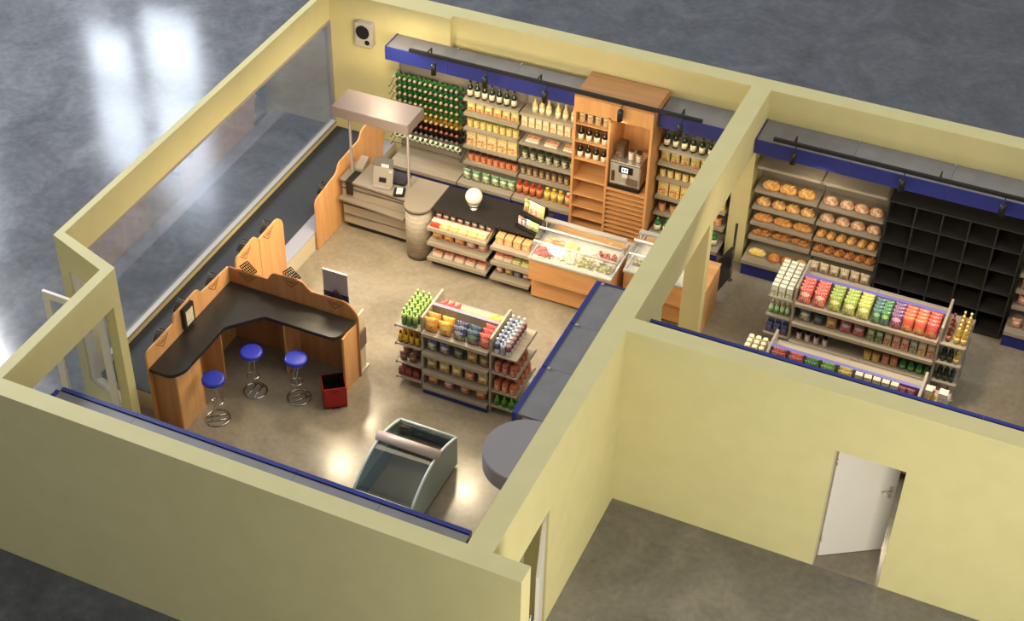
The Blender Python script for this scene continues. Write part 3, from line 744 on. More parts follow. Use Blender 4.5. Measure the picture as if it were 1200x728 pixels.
# tall wavy oak screens
def wavy(name, label, x, outline, th=.03, ax='x', m=OAK, y=None):
    t = thing(name, label, 'partition', (0, 0, 0))
    if ax == 'x': MB().prism(outline, x-th/2, x+th/2, 'x').build('board', m, t, bevel=.006)
    else: MB().prism(outline, x-th/2, x+th/2, 'y').build('board', m, t, bevel=.006)
    return t
wavy('wavy_screen', 'tall wavy oak screen at the left end of the cash desk', -6.0,
     rounded([(4.21, 0, 0), (4.21, .97, .12), (4.95, 1.06, .1), (5.02, 1.2, .1), (5.74, 1.22, .08), (5.8, 1.34, .1), (6.52, 1.42, .2), (6.62, .9, .2), (6.5, .5, .2), (6.5, 0, 0)], .05))
cs = thing('wavy_screen', 'oak screen with two stepped humps between snack bar and window platform', 'partition', (0, 0, 0))
MB().prism(rounded([(1.86, 0, 0), (1.86, 1.48, .12), (2.42, 1.53, .1), (2.52, 1.40, .06), (2.52, 0, 0)], .05), -6.0, -5.97, 'x').build('board', OAK, cs, bevel=.006)
MB().prism(rounded([(2.525, 0, 0), (2.525, 1.40, .02), (3.08, 1.42, .1), (3.22, 1.28, .12), (3.22, 0, 0)], .05), -6.0, -5.97, 'x').build('board', OAK, cs, bevel=.006)

# lattice ornaments
def lattice(name):
    b = MB(); R = .145
    c = [(R, 0), (0, R), (-R, 0), (0, -R)]
    for i in range(4): b.tube([(c[i][0], 0, c[i][1]), (c[(i+1) % 4][0], 0, c[(i+1) % 4][1])], .009, 5)
    for k in (-.6, -.2, .2, .6):
        b.tube([(R*(k-1)/2, 0, R*(k+1)/2), (R*(k+1)/2, 0, R*(k-1)/2)], .008, 5)
        b.tube([(R*(k-1)/2, 0, -R*(k+1)/2), (R*(k+1)/2, 0, -R*(k-1)/2)], .008, 5)
    for k in range(4):
        a = PI/2*k+PI/4; b.tube([(.045*math.cos(a)+.025*math.cos(q), 0, .045*math.sin(a)+.025*math.sin(q)) for q in [2*PI*j/8 for j in range(8)]], .004, 5, 0, True)
    return b.build(name, BLACK)
for x, y, z, rz, lb in [(-6.127, 0.07, 1.36, PI/2, 'black lattice ornament behind the snack bar, nearest the entrance'),
                        (-6.127, .62, 1.50, PI/2, 'black lattice ornament on the side screen above the framed picture'),
                        (-6.127, 1.42, 1.38, PI/2, 'black lattice ornament on the side screen near its back corner'),
                        (-6.017, 2.14, 1.53, PI/2, 'black lattice ornament on the left hump of the oak screen'),
                        (-6.017, 2.78, 1.44, PI/2, 'black lattice ornament on the right hump of the oak screen'),
                        (-6.032, 4.52, 1.02, PI/2, 'black lattice ornament on the screen beside the cash desk'),
                        (-5.76, 1.865, 1.38, 0, 'black lattice ornament at the left behind the bar back screen'),
                        (-5.02, 1.865, 1.52, 0, 'black lattice ornament at the hump of the bar back screen'),
                        (-4.30, 1.865, 1.34, 0, 'black lattice ornament behind the bar below the grey sign')]:
    inst('lattice', lattice, 'lattice_ornament', lb, 'ornament', (x, y, z), rz)

INLAY = mat('wood_inlay', (96, 58, 32), .5)
def inlay(par, x, y, z, rz):
    b = MB(); R = .145
    b.tube([(-R, 0, 0), (0, 0, -R)], .005, 4); b.tube([(R, 0, 0), (0, 0, -R)], .005, 4)
    for k in (.25, .5, .75):
        b.tube([(-R*k, 0, 0), (-R*(k-.5-.0)-0, 0, -R*.5-.0) if k == .5 else (-R*(k-.5), 0, -R*.5)], .003, 4)
        b.tube([(R*k, 0, 0), (R*(k-.5), 0, -R*.5)], .003, 4)
    b.build('inlay', INLAY, par, (x, y, z), rot=(0, 0, rz))
# ================================================================== SNACK BAR
bar = thing('snack_bar', 'L-shaped oak snack bar with black top and wavy back screens', 'bar', (0, 0, 0))
MB().prism(rounded([(-.33, 0, 0), (-.33, 1.37, .12), (.36, 1.37, .03), (.40, 1.50, .12), (1.02, 1.52, .08), (1.10, 1.39, .04), (1.83, 1.345, 0), (1.83, 0, 0)], .05), -6.11, -6.08, 'x').build('side_screen', OAK, bar, bevel=.006)
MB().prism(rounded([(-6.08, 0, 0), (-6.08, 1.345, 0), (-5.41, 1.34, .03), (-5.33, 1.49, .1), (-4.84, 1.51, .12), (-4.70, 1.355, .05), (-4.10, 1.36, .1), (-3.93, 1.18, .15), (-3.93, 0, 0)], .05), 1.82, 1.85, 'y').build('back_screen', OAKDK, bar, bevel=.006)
top = rounded([(-6.08, 1.82, 0), (-6.08, -.33, .04), (-5.72, -.33, .15), (-5.60, -.15, .08), (-5.60, .88, .05), (-5.20, 1.33, .05), (-4.02, 1.33, .15), (-3.96, 1.80, 0)], .05)
MB().prism(top, 1.045, 1.08).build('bar_top', BLKTOP, bar, bevel=.006)
MB().prism(top, 1.028, 1.045).build('top_edge', BLACK, bar)
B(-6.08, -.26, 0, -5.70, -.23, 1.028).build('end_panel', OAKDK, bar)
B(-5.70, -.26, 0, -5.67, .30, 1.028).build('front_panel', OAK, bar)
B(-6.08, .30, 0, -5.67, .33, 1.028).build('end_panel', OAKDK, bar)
B(-6.08, .92, 0, -5.72, .95, 1.028).build('divider', OAK, bar)
B(-4.96, 1.42, 0, -4.93, 1.82, 1.028).build('divider', OAK, bar)
B(-3.99, 1.42, 0, -3.96, 1.82, 1.028).build('end_panel', OAK, bar)
for y, z in ((.07, 1.33), (1.42, 1.35)): inlay(bar, -6.079, y, z, PI/2)
for x, z in ((-5.76, 1.31), (-5.02, 1.47), (-4.30, 1.32)): inlay(bar, x, 1.819, z, 0)
for y, z in ((2.14, 1.45), (2.78, 1.38)): inlay(cs, -5.969, y, z, PI/2)
# framed picture
t = thing('picture_frame', 'small black box frame with cream print hung on the bar side screen', 'picture frame', (-6.08, .68, 1.12))
B(0, -.13, 0, .06, .13, .36).build('frame', BLACK, t, bevel=.006)
B(.06, -.085, .05, .064, .085, .30).build('print', noisy('print_card', (196, 184, 150), (222, 212, 182), 14, .6), t)
# sign
t = thing('sign_board', 'grey sign board with blue lower band standing behind the snack bar', 'sign', (-4.32, 1.90, 0))
B(-.2, 0, 1.32, .2, .015, 1.78).build('panel', SIGNG, t, bevel=.003)
B(-.2, -.003, 1.22, .2, .018, 1.40).build('blue_band', mat('sign_blue', (28, 34, 84), .5), t)
B(-.2, -.004, 1.775, .2, .019, 1.79).build('top_trim', WHITE, t)
for x in (-.12, .12): B(x-.01, 0.0, 0, x+.01, .015, 1.25).build('post', STEEL, t)
B(-.17, -.02, 0, .17, .12, .015).build('foot_plate', STEEL, t)
# leaflet stand at the outer end of the bar
t = thing('leaflet_stand', 'narrow cream leaflet stand at the outer right end of the snack bar', 'stand', (-4.005, 1.875, 0))
B(0, 0, 0, .02, .22, 1.08).build('panel', CREAM, t, bevel=.003)
B(.02, .02, .45, .05, .20, .75).build('leaflet_pocket', mat('leaflets', (110, 90, 84), .5), t)
B(-.01, -.01, 0, .06, .23, .02).build('foot_plate', STEEL, t)

# stools
def stool(name):
    o = emp(name); R = .165
    MB().lathe([(R*.9, .72), (R, .73), (R*1.01, .765), (R*.97, .785), (R*.8, .79), (.01, .79)], seg=28).build('seat', SEATB, o)
    m = MB(); m.ring(0, 0, .712, R*.86, .008); m.ring(0, 0, .012, .17, .012); m.build('ring', CHROME, o)
    m = MB()
    for s in (-.05, .05):
        m.tube([(s, -.15, .016), (s, .15, .016)], .009)
        m.tube([(s, .10, .02), (s, .02, .20), (s, -.05, .42), (s*.8, .0, .60), (s*.8, .04, .705)], .009)
    m.build('leg_frame', CHROME, o)
    m = MB(); m.ring(0, -.02, .33, .085, .009, 20, sx=1.0, sy=1.0); m.build('foot_ring', CHROME, o)
    return o
for x, y, rz, lb in [(-5.37, .16, 2.2, 'blue-seated chrome bar stool nearest the entrance at the snack bar'), (-5.18, .88, 0, 'middle blue-seated chrome bar stool at the bar corner'),
                     (-4.53, 1.03, -.6, 'blue-seated chrome bar stool nearest the red bin')]:
    inst('stool', stool, 'bar_stool', lb, 'stool', (x, y, 0), rz, 'blue bar stools at the snack bar')
# red bin
t = thing('waste_bin', 'red box bin with open black inside beside the snack bar', 'bin', (-4.04, 1.20, 0), math.radians(36))
b = MB(); w_, d_, h_ = .17, .17, .38
b.box(-w_, -d_, .02, w_, -d_+.012, h_); b.box(-w_, d_-.012, .02, w_, d_, h_); b.box(-w_, -d_, .02, -w_+.012, d_, h_); b.box(w_-.012, -d_, .02, w_, d_, h_); b.box(-w_, -d_, .02, w_, d_, .035)
b.build('bin_body', RED, t)
b = MB(); i_ = .014
b.box(-w_+i_, -d_+i_, .04, w_-i_, -d_+i_+.003, h_+.004); b.box(-w_+i_, d_-i_-.003, .04, w_-i_, d_-i_, h_+.004); b.box(-w_+i_, -d_+i_, .04, -w_+i_+.003, d_-i_, h_+.004); b.box(w_-i_-.003, -d_+i_, .04, w_-i_, d_-i_, h_+.004); b.box(-w_+i_, -d_+i_, .04, w_-i_, d_-i_, .05)
b.build('liner', BLACK, t)
B(-.06, -d_-.008, .0, .06, -d_+.02, .025).build('pedal', BLACK, t)
B(-.05, -d_-.006, h_-.07, .05, -d_, h_-.045).build('handle', mat('dark_red', (110, 16, 14), .4), t)
for sx in (-.14, .14):
    for sy in (-.14, .14): MB().lathe([(.015, 0), (.015, .022)], sx, sy, 10).build('foot', BLACK, t)

# ================================================================== DISPLAY FREEZER
fz = thing('display_freezer', 'pale green-grey curved glass island freezer near the front wall', 'freezer', (-2.75, -.62, 0))
FW, FD = .89, 1.38
def arch(n=14, d=0.0):
    out = []
    for i in range(n+1):
        t_ = i/n; y = t_*FD; z = .44+.10*t_+.25*math.sin(PI*min(1, t_*1.0))**.9*(1 - .15*t_) + d
        out.append((y, z))
    return out
A_ = arch()
for x in (0, FW-.03):
    MB().prism([(FD, .05), (0, .05)] + A_, x, x+.03, 'x').build('side_panel', FRZ, fz)
    m = MB(); m.tube([(x+.015, y, z) for y, z in A_], .019, 8); m.build('side_rim', FRZR, fz)
B(.03, 0, .05, FW-.03, .03, .44).build('front_panel', FRZ, fz); B(.03, FD-.03, .05, FW-.03, FD, .53).build('rear_panel', FRZ, fz)
B(.06, .04, .0, FW-.06, FD-.04, .05).build('plinth', BLACK, fz)
B(.03, .03, .05, FW-.03, FD-.03, .10).build('inner_floor', TAN, fz)
B(.03, .03, .10, .045, FD-.03, .42).build('inner_liner', FRZIN, fz); B(FW-.045, .03, .10, FW-.03, FD-.03, .42).build('inner_liner', FRZIN, fz)
B(.045, FD-.05, .1, FW-.045, FD-.03, .5).build('inner_liner', FRZIN, fz)
m = MB(); m.tube([(.03, .0, .445), (FW-.03, 0, .445)], .018); m.build('front_rim', FRZR, fz)
m = MB(); m.tube([(.03, FD, .55), (FW-.03, FD, .55)], .018); m.build('rear_rim', FRZR, fz)
def glass_arch(i0, i1, name, dz=-.01):
    g = MB(); pts = A_[i0:i1+1]; vs = []; fs = []
    for y, z in pts: vs += [(.03, y, z+dz), (FW-.03, y, z+dz)]
    for y, z in pts: vs += [(.03, y, z+dz-.005), (FW-.03, y, z+dz-.005)]
    n = len(pts)
    for i in range(n-1):
        fs.append((2*i, 2*i+1, 2*i+3, 2*i+2)); o = 2*n; fs.append((o+2*i, o+2*i+2, o+2*i+3, o+2*i+1))
    fs += [(0, 2*n, 2*n+1, 1), (2*n-2, 2*n-1, 4*n-1, 4*n-2)]
    g.add(vs, fs, 0, True); g.build(name, GLASS3, fz)
glass_arch(0, 8, 'front_glass'); glass_arch(8, 14, 'rear_glass')
yb_, zb_ = A_[8]
m = MB(); m.tube([(-.015, yb_, zb_+.03), (FW+.015, yb_, zb_+.03)], .074, 16); m.build('blind_roll', mat('roll', (206, 188, 176), .35), fz)
m = MB()
for k in range(26): m.box(.02+k*.033, yb_+.03, zb_+.082, .034+k*.033, yb_+.045, zb_+.09)
m.build('blind_grille', mat('grille', (140, 126, 116), .5), fz)

# ================================================================== SERVICE COUNTER with product shelves
sc = thing('service_counter', 'black-topped counter between the cash desk and the deli case', 'counter', (0, 0, 0))
MB().box(-4.22, 4.80, .965, -2.42, 5.47, 1.0).build('worktop', BLKTOP, sc, bevel=.004)
B(-4.21, 5.02, 0, -2.43, 5.44, .965).build('carcass', GREIGE2, sc)
B(-4.22, 4.86, .93, -2.42, 4.90, .965).build('underedge', GREIGE2, sc)
def promo(x0, x1, zs, label):
    t = thing('promo_shelf', label, 'shelf', (x0, 0, 0)); w = x1-x0
    B(0, 4.95, .05, w, 5.015, .93).build('back_panel', BLACK, t)
    for i, z in enumerate(zs):
        b = MB(); b.prism([(4.58, z-.03), (4.58, z+.0), (4.95, z+.0), (4.95, z-.03)], .0, w, 'x'); b.box(0, 4.565, z-.05, w, 4.58, z+.012)
        b.build('shelf_board', GREIGE, t, bevel=.003)
    B(0.02, 4.70, 0, w-.02, 4.95, .05).build('plinth', BLACK, t)
    if len(zs) and x1 < -3: 
        b = MB(); b.prism([(4.58, zs[0]), (4.95, zs[0]), (4.95, zs[0]+.12)], w-.012, w, 'x'); b.build('end_cheek', GREIGE2, t)
promo(-4.20, -3.17, (.79, .50, .20), 'three-tier shelf under the black counter next to the round column')
promo(-3.10, -2.44, (.77, .48, .18), 'three-tier shelf under the black counter next to the deli case')
pl = 'the top tier by the round column'
row(P_tray((196, 60, 46), (226, 180, 150), .17, .2, .09), 'pt', 1, -4.08, 0, 4.72, .79, 'cheese_pack', 'red-rimmed pastry tray', pl, 'tray')
row(P_tray((222, 190, 130), (236, 214, 150), .15, .2, .09), 'pt1', 5, -3.93, -3.29, 4.72, .79, 'cheese_pack', 'cream cheese pack', pl, 'tray', off=0)
row(P_box((46, 44, 44), (210, 60, 40), (226, 226, 220), .10, .11, .05), 'pt2', 8, -4.12, -3.25, 4.88, .79, 'food_carton', 'small dark carton', 'the back of the column-side top tier', 'carton', jit=.1)
pl = 'the middle tier by the round column'
row(P_bag((222, 150, 40), (190, 50, 30), (236, 200, 90), .18, .16, .11), 'pm1', 3, -4.08, -3.70, 4.74, .50, 'snack_pouch', 'orange snack bag', pl, 'bag', jit=.1)
row(P_bag((196, 60, 40), (236, 190, 170), (236, 220, 190), .17, .15, .11), 'pm2', 2, -3.50, -3.30, 4.74, .50, 'snack_pouch', 'red and pink snack bag', pl, 'bag', jit=.1)
pl = 'the bottom tier by the round column'
row(P_tray((226, 210, 190), (206, 130, 96), .16, .2, .08), 'pb1', 5, -4.06, -3.30, 4.74, .20, 'pastry_pack', 'pack of pink pastries', pl, 'tray')
pl = 'the top tier beside the deli'
row(P_box((206, 152, 82), (240, 214, 160), (226, 184, 120), .13, .13, .16), 'br1', 4, -3.0, -2.55, 4.76, .77, 'bread_pack', 'wrapped toast loaf', pl, 'bread', jit=.05)
pl = 'the middle tier beside the deli'
row(P_tray((226, 214, 190), (206, 120, 90), .14, .17, .08), 'br2', 2, -3.0, -2.85, 4.74, .48, 'salad_pack', 'salad pack', pl, 'tray')
row(P_tray((216, 214, 160), (150, 150, 60), .13, .17, .08), 'br3', 2, -2.70, -2.55, 4.74, .48, 'vegetable_pack', 'green vegetable pack', pl, 'tray')
pl = 'the bottom tier beside the deli'
row(P_bag((186, 44, 34), (236, 200, 160), (230, 220, 200), .13, .13, .09), 'br4', 1, -3.0, 0, 4.74, .18, 'snack_pouch', 'red snack bag at the left', pl, 'bag')
row(P_bag((206, 170, 60), (150, 80, 40), (230, 210, 150), .13, .13, .09), 'br5', 1, -2.85, 0, 4.74, .18, 'snack_pouch', 'yellow snack bag', pl, 'bag')
row(P_bag((60, 70, 110), (190, 180, 160), (150, 150, 160), .13, .13, .09), 'br6', 1, -2.70, 0, 4.74, .18, 'snack_pouch', 'blue-grey snack bag', pl, 'bag')
row(P_bag((206, 60, 50), (60, 80, 150), (230, 220, 210), .12, .13, .09), 'br7', 1, -2.55, 0, 4.74, .18, 'snack_pouch', 'red and blue snack bag at the right', pl, 'bag')
# globe
t = thing('globe_lamp', 'white glass globe on a chrome foot standing on the black counter', 'lamp', (-3.62, 5.09, 1.0))
MB().lathe([(.07, 0), (.07, .006), (.045, .012), (.045, .07), (.1, .085), (.105, .10), (.09, .105)], seg=24).build('foot', CHROME, t)
MB().lathe([(.135*math.sin(PI*k/14)+.0005, .225-.135*math.cos(PI*k/14)) for k in range(15)], seg=28).build('globe', mat('opal', (240, 228, 200), .35), t)
# sweets display
t = thing('sweets_rack', 'small black two-tier rack of sweets beside the deli glass', 'rack', (-2.60, 5.05, 1.0), -.25)
for k, (z, y) in enumerate([(.03, -.1), (.2, .02)]):
    B(-.2, y-.09, z-.02, .2, y+.1, z-.008).build('tier', BLACK, t); B(-.2, y-.095, z-.02, .2, y-.085, z+.025).build('tier_lip', BLACK, t)
B(-.2, .12, 0, .2, .13, .36).build('back_panel', BLACK, t); B(-.2, -.18, 0, -.19, .13, .05).build('side', BLACK, t); B(.19, -.18, 0, .2, .13, .05).build('side', BLACK, t)
B(-.2, -.18, 0, .2, .13, .012).build('base', BLACK, t)
ca, sa = math.cos(-.25), math.sin(-.25)
cols = [((190, 40, 34), (230, 230, 230)), ((30, 30, 36), (220, 220, 220)), ((230, 226, 220), (190, 40, 40)), ((196, 190, 60), (120, 140, 50)), ((206, 200, 90), (120, 150, 60))]
for i in range(5):
    u, v = -.155+.078*i, -.12
    inst('sw%d' % i, P_bag(cols[i][0], cols[i][1], (236, 232, 220), .085, .15, .05), 'sweet_pack', '%s small sweet pack from the left on the lower tier of sweets rack' % ORD[i], 'sweets', (-2.60+u*ca-v*sa, 5.05+u*sa+v*ca, 1.022), rot=(-.15, 0, -.25))
cols = [((120, 140, 50), (200, 60, 40)), ((232, 214, 190), (206, 60, 60)), ((232, 220, 200), (206, 70, 60)), ((214, 206, 130), (190, 170, 80))]
for i in range(4):
    u, v = -.14+.095*i, .01
    inst('sx%d' % i, P_bag(cols[i][0], cols[i][1], (226, 210, 150), .105, .23, .05), 'sweet_pack', '%s tall sweet pack from the left on the upper tier of sweets rack' % ORD[i], 'sweets', (-2.60+u*ca-v*sa, 5.05+u*sa+v*ca, 1.192), rot=(-.15, 0, -.25))

# ================================================================== DELI CASE
def deli(x0, x1, yf, label, zt=.90):
    t = thing('deli_case', label, 'display case', (x0, yf, 0)); w = x1-x0; d = 1.02
    B(0, .16, 0.04, w, d-.02, .46).build('lower_cabinet', OAKX, t, bevel=.004)
    B(0, .03, .46, w, d-.02, .86).build('upper_panel', OAKX, t, bevel=.004)
    b = MB(); b.box(-.01, 0, .86, w+.01, .07, .90); b.box(-.01, .07, .86, .02, d, .90); b.box(w-.02, .07, .86, w+.01, d, .90); b.box(.02, d-.08, .86, w-.02, d, .90)
    b.build('steel_rim', STEEL, t, bevel=.004)
    B(.02, .07, .84, w-.02, d-.08, .865).build('tray_floor', mat('deli_floor', (196, 186, 170), .4), t)
    B(.0, .2, 0, w, d-.1, .04).build('plinth', BLACK, t)
    m = MB(); m.tube([(0, .20, 1.09), (w, .20, 1.09)], .016); m.build('front_rail', WHITE, t)
    m = MB(); m.tube([(0, .42, 1.19), (w, .42, 1.19)], .018); m.build('top_rail', WHITE, t)
    B(0, .62, 1.16, w, .70, 1.2).build('rear_rail', STEEL, t, bevel=.004)
    B(.05, .78, .90, w-.05, .92, .915).build('serving_board', OAKX, t)
    g = MB()
    g.prism([(.02, .905), (.20, 1.09), (.205, 1.085), (.026, .90)], 0, w, 'x'); g.build('front_glass', GLASS2, t)
    g = MB(); g.prism([(.21, 1.10), (.41, 1.19), (.413, 1.184), (.213, 1.094)], 0, w, 'x'); g.build('sloped_glass', GLASS2, t)
    B(0, .43, 1.19, w, .62, 1.196).build('top_glass', GLASS2, t)
    for x in (0, w-.006):
        MB().prism([(.03, .905), (.20, 1.09), (.42, 1.19), (.66, 1.17), (.66, .905)], x, x+.006, 'x').build('side_glass', GLASS2, t)
    lamp('assumed_deli_strip_light', 'AREA', (x0+w/2, yf+.64, 1.15), 2.2*w, (1, .93, .80), w-.1, .04, (x0+w/2, yf+.35, .87))  # assumed strip lamp, added to brighten the food
    for x in (.01, w-.03):
        m = MB(); m.tube([(x+.01, .66, .9), (x+.01, .66, 1.17)], .01, 6); m.build('upright', STEEL, t)
    return t
deli(-2.40, -1.07, 4.42, 'oak deli case with glass hood full of meats and cheeses')
deli(-.98, -.03, 4.74, 'smaller oak glass case half hidden by the partition wall')
def heap(key, cols, n, w, d, size, name, label, cat, loc, flat=False, tray=(226, 220, 206)):
    t = thing(name, label, cat, loc); rnd = random.Random(key)
    B(-w/2, -d/2, 0, w/2, d/2, .015).build('serving_tray', mat('tr%s' % str(tray), tray, .35), t, bevel=.003)
    b = MB()
    for i in range(n):
        x = rnd.uniform(-w/2+size, w/2-size); y = rnd.uniform(-d/2+size, d/2-size); z = .014+rnd.uniform(0, .035); s = size*rnd.uniform(.8, 1.25)
        mi = rnd.randrange(len(cols))
        if flat:
            b.box(x-s, y-s*.8, z, x+s, y+s*.8, z+.016, mi)
        else:
            b.lathe([(s*.3, z), (s, z+s*.5), (s*.8, z+s), (.001, z+s*1.2)], x, y, 7, mi)
    o = b.build('food', [mat('fd%s' % str(c), c, .45) for c in cols], t); o['kind'] = 'stuff'
    return t
heap(1, [(206, 60, 50), (226, 100, 80), (180, 40, 40)], 90, .31, .25, .022, 'meat_tray', 'tray of red meat at the front left of the deli case', 'food', (-2.21, 4.64, .866))
heap(2, [(238, 226, 180), (230, 206, 150), (240, 232, 206)], 100, .34, .25, .022, 'cheese_tray', 'tray of pale cheese pieces beside the red meat', 'food', (-1.87, 4.64, .866))
heap(3, [(160, 150, 70), (206, 190, 110), (110, 110, 50)], 80, .27, .25, .021, 'olive_tray', 'left tray of green olives at the deli front', 'food', (-1.54, 4.64, .866))
heap(4, [(140, 140, 66), (196, 180, 100), (96, 100, 44)], 80, .27, .25, .021, 'olive_tray', 'right tray of green olives at the deli front', 'food', (-1.25, 4.64, .866))
heap(5, [(226, 150, 100), (236, 176, 126), (216, 130, 90)], 34, .36, .22, .032, 'ham_tray', 'tray of orange sliced ham in the deli back row', 'food', (-2.18, 4.90, .866), True)
heap(6, [(236, 210, 110), (240, 220, 130)], 20, .20, .22, .034, 'cheese_tray', 'tray of yellow cheese slices in the deli back row', 'food', (-1.88, 4.90, .866), True)
heap(7, [(240, 230, 170), (244, 236, 190)], 24, .26, .22, .036, 'cheese_tray', 'tray of pale cheese slabs in the deli back row', 'food', (-1.63, 4.90, .866), True)
heap(8, [(190, 90, 60), (210, 120, 80), (160, 70, 50)], 60, .34, .22, .022, 'salami_tray', 'tray of brown-red salami at the deli back right', 'food', (-1.30, 4.90, .866))
for i in range(3): heap(20+i, [(226, 206, 120), (190, 170, 120)], 12, .14, .14, .02, 'spread_tub', '%s small tub from the left in the smaller glass case' % ORD[i], 'food', (-.85+.2*i, 5.02+.0*i, .866), False, (90, 84, 74))
# oak block and black gate seen through the partition openings
t = thing('oak_cupboard', 'low oak cupboard seen through the partition opening', 'cupboard', (-.95, 3.05, 0))
B(0, 0, 0, .9, .6, .75).build('body', OAKX, t, bevel=.005); B(-.01, -.01, .75, .91, .61, .78).build('top_board', OAKX, t, bevel=.004)
B(.45, -.012, .05, .455, 0, .72).build('door_gap', BLACK, t)
t = thing('swing_gate', 'black swing gate leaf on its post in the bakery doorway', 'gate', (.275, 6.30, 0), 0)
t.rotation_euler = (0, 0, math.radians(-98))
MB().prism(rounded([(.05, .08), (.66, .08), (.66, .76), (.05, .70)], .02), -.015, .015, 'y').build('panel', BLACK, t, bevel=.004)
for z in (.2, .55): MB().lathe([(.014, z), (.014, z+.08)], .04, 0, 8).build('hinge', STEEL, t)
MB().lathe([(.04, 0), (.04, .01), (.02, .012), (.02, 1.1), (.01, 1.11)], 0, 0, 12).build('post', BLACK, t)
t = thing('pass_counter', 'plain oak counter end standing in the bakery doorway behind the gate', 'counter', (.005, 4.80, 0))
B(0, 0, 0, .285, .75, .84).build('body', OAKX, t, bevel=.004); B(0, -.01, .84, .292, .76, .87).build('top_board', OAKX, t, bevel=.004)

# ================================================================== GONDOLAS
def gondola(x0, x1, yc, label, bays=1, rail=GREIGE, hh=1.4, endw=(.40, .38)):
    t = thing('gondola', label, 'shelf', (0, 0, 0)); th = .035
    B(x0+th, yc-.02, 0, x1-th, yc+.02, hh-.03).build('centre_panel', GREIGE2, t)
    B(x0+th, yc-.03, hh-.03, x1-th, yc+.03, hh).build('top_rail', rail, t)
    for x in (x0, x1-th): B(x, yc-.35, 0, x+th, yc+.35, hh+.0).build('end_panel', GREIGE, t, bevel=.004)
    for s in (-1, 1):
        for z in (.15, .44, .79, 1.16):
            for k in range(bays):
                a = x0+th+(x1-x0-2*th)*k/bays; b_ = x0+th+(x1-x0-2*th)*(k+1)/bays
                y0, y1 = sorted((yc+s*.02, yc+s*.40)); m = MB(); m.box(a+.002, y0, z-.025, b_-.002, y1, z)
                yl = yc+s*.40; m.box(a+.002, min(yl, yl+s*.015), z-.05, b_-.002, max(yl, yl+s*.015), z+.006)
                m.build('shelf_board', GREIGE, t)
        y0, y1 = sorted((yc+s*.37, yc+s*.385)); B(x0+th, y0, 0, x1-th, y1, .10).build('kick_plate', BLUEK, t)
    for side, ew in ((-1, endw[0]), (1, endw[1])):
        xa = x0 if side < 0 else x1
        a, b_ = sorted((xa, xa+side*ew))
        for z in (.15, .44, .79, 1.13):
            m = MB(); m.box(a, yc-.36, z-.025, b_, yc+.36, z); m.build('end_shelf', GREIGE, t, bevel=.003)
            xl = xa+side*ew; p0, p1 = sorted((xl, xl+side*.012)); B(p0, yc-.36, z-.045, p1, yc+.36, z+.006).build('price_strip', GREIGE2, t)
    return t
# --- gondola 1 in the store
g1c = 2.29
gondola(-2.99, -1.89, g1c, 'grey snack gondola standing in the middle of the store', 1, mat('greyviolet_rail', (126, 122, 140), .4))
def cols2(x, ys, z, key, mk, name, noun, place, cat, tilt=0, hstep=0):
    nm = ['front', 'second', 'third', 'fourth', 'fifth']
    for i, y in enumerate(ys):
        inst(key, mk, name, '%s %s in the file on %s' % (nm[i] if i or len(ys) == 1 else 'front', noun, place), cat, (x, y, z+hstep*i), group='%s on %s' % (noun, place), rot=(tilt, 0, random.uniform(-.08, .08)))
OR = P_bag((238, 152, 30), (222, 84, 24), (244, 206, 60), .19, .25, .10)
OY = P_bag((240, 170, 36), (224, 120, 30), (246, 214, 80), .19, .25, .10)
BG = P_bag((34, 54, 110), (190, 200, 70), (196, 190, 200), .19, .24, .10)
BG2 = P_bag((40, 66, 120), (206, 130, 50), (120, 170, 130), .19, .24, .10)
RD = P_bag((206, 34, 30), (236, 110, 60), (238, 150, 120), .18, .25, .10)
ys = (1.98, 2.10, 2.20)
for x, k, mk, nn in [(-2.84, 'or', OR, 'left orange chip bag'), (-2.62, 'oy', OY, 'right orange chip bag'), (-2.40, 'bg', BG, 'left blue chip bag'), (-2.19, 'bg2', BG2, 'right blue chip bag'), (-2.00, 'rd', RD, 'red chip bag')]:
    cols2(x, ys[:3] if k == 'rd' else ys[:2], 1.16, k, mk, 'chip_bag', nn, 'the gondola top shelf', 'chip bag', 0)
pl = 'second shelf of the store gondola'
for x, c, nn in [(-2.84, ((40, 70, 140), (226, 190, 90), (220, 214, 170)), 'blue and yellow pretzel bag'), (-2.64, ((60, 80, 130), (216, 120, 50), (206, 206, 206)), 'blue bag with orange picture'),
                 (-2.42, ((40, 60, 66), (110, 120, 60), (150, 150, 120)), 'dark green snack bag'), (-2.21, ((196, 140, 50), (90, 60, 40), (226, 200, 110)), 'amber snack bag'), (-2.02, ((96, 76, 44), (190, 130, 60), (180, 160, 110)), 'brown snack bag')]:
    inst('s2'+nn, P_bag(c[0], c[1], c[2], .16, .20, .09), 'snack_bag', '%s on the %s' % (nn, pl), 'snack bag', (x, 2.0, .79))
pl = 'third shelf of the store gondola'
for x, c, nn in [(-2.85, ((180, 150, 90), (120, 80, 50), (226, 206, 160)), 'beige nut bag'), (-2.65, ((226, 180, 70), (170, 110, 50), (236, 220, 160)), 'yellow nut bag at the left'),
                 (-2.45, ((226, 186, 60), (180, 120, 40), (236, 226, 180)), 'yellow nut bag at the middle'), (-2.25, ((196, 60, 34), (226, 170, 70), (230, 190, 120)), 'red snack bag'), (-2.04, ((226, 180, 80), (160, 90, 50), (236, 220, 160)), 'yellow nut bag at the right')]:
    inst('s3'+nn, P_bag(c[0], c[1], c[2], .16, .19, .09), 'snack_bag', '%s on the %s' % (nn, pl), 'snack bag', (x, 2.0, .44))
pl = 'bottom shelf of the store gondola'
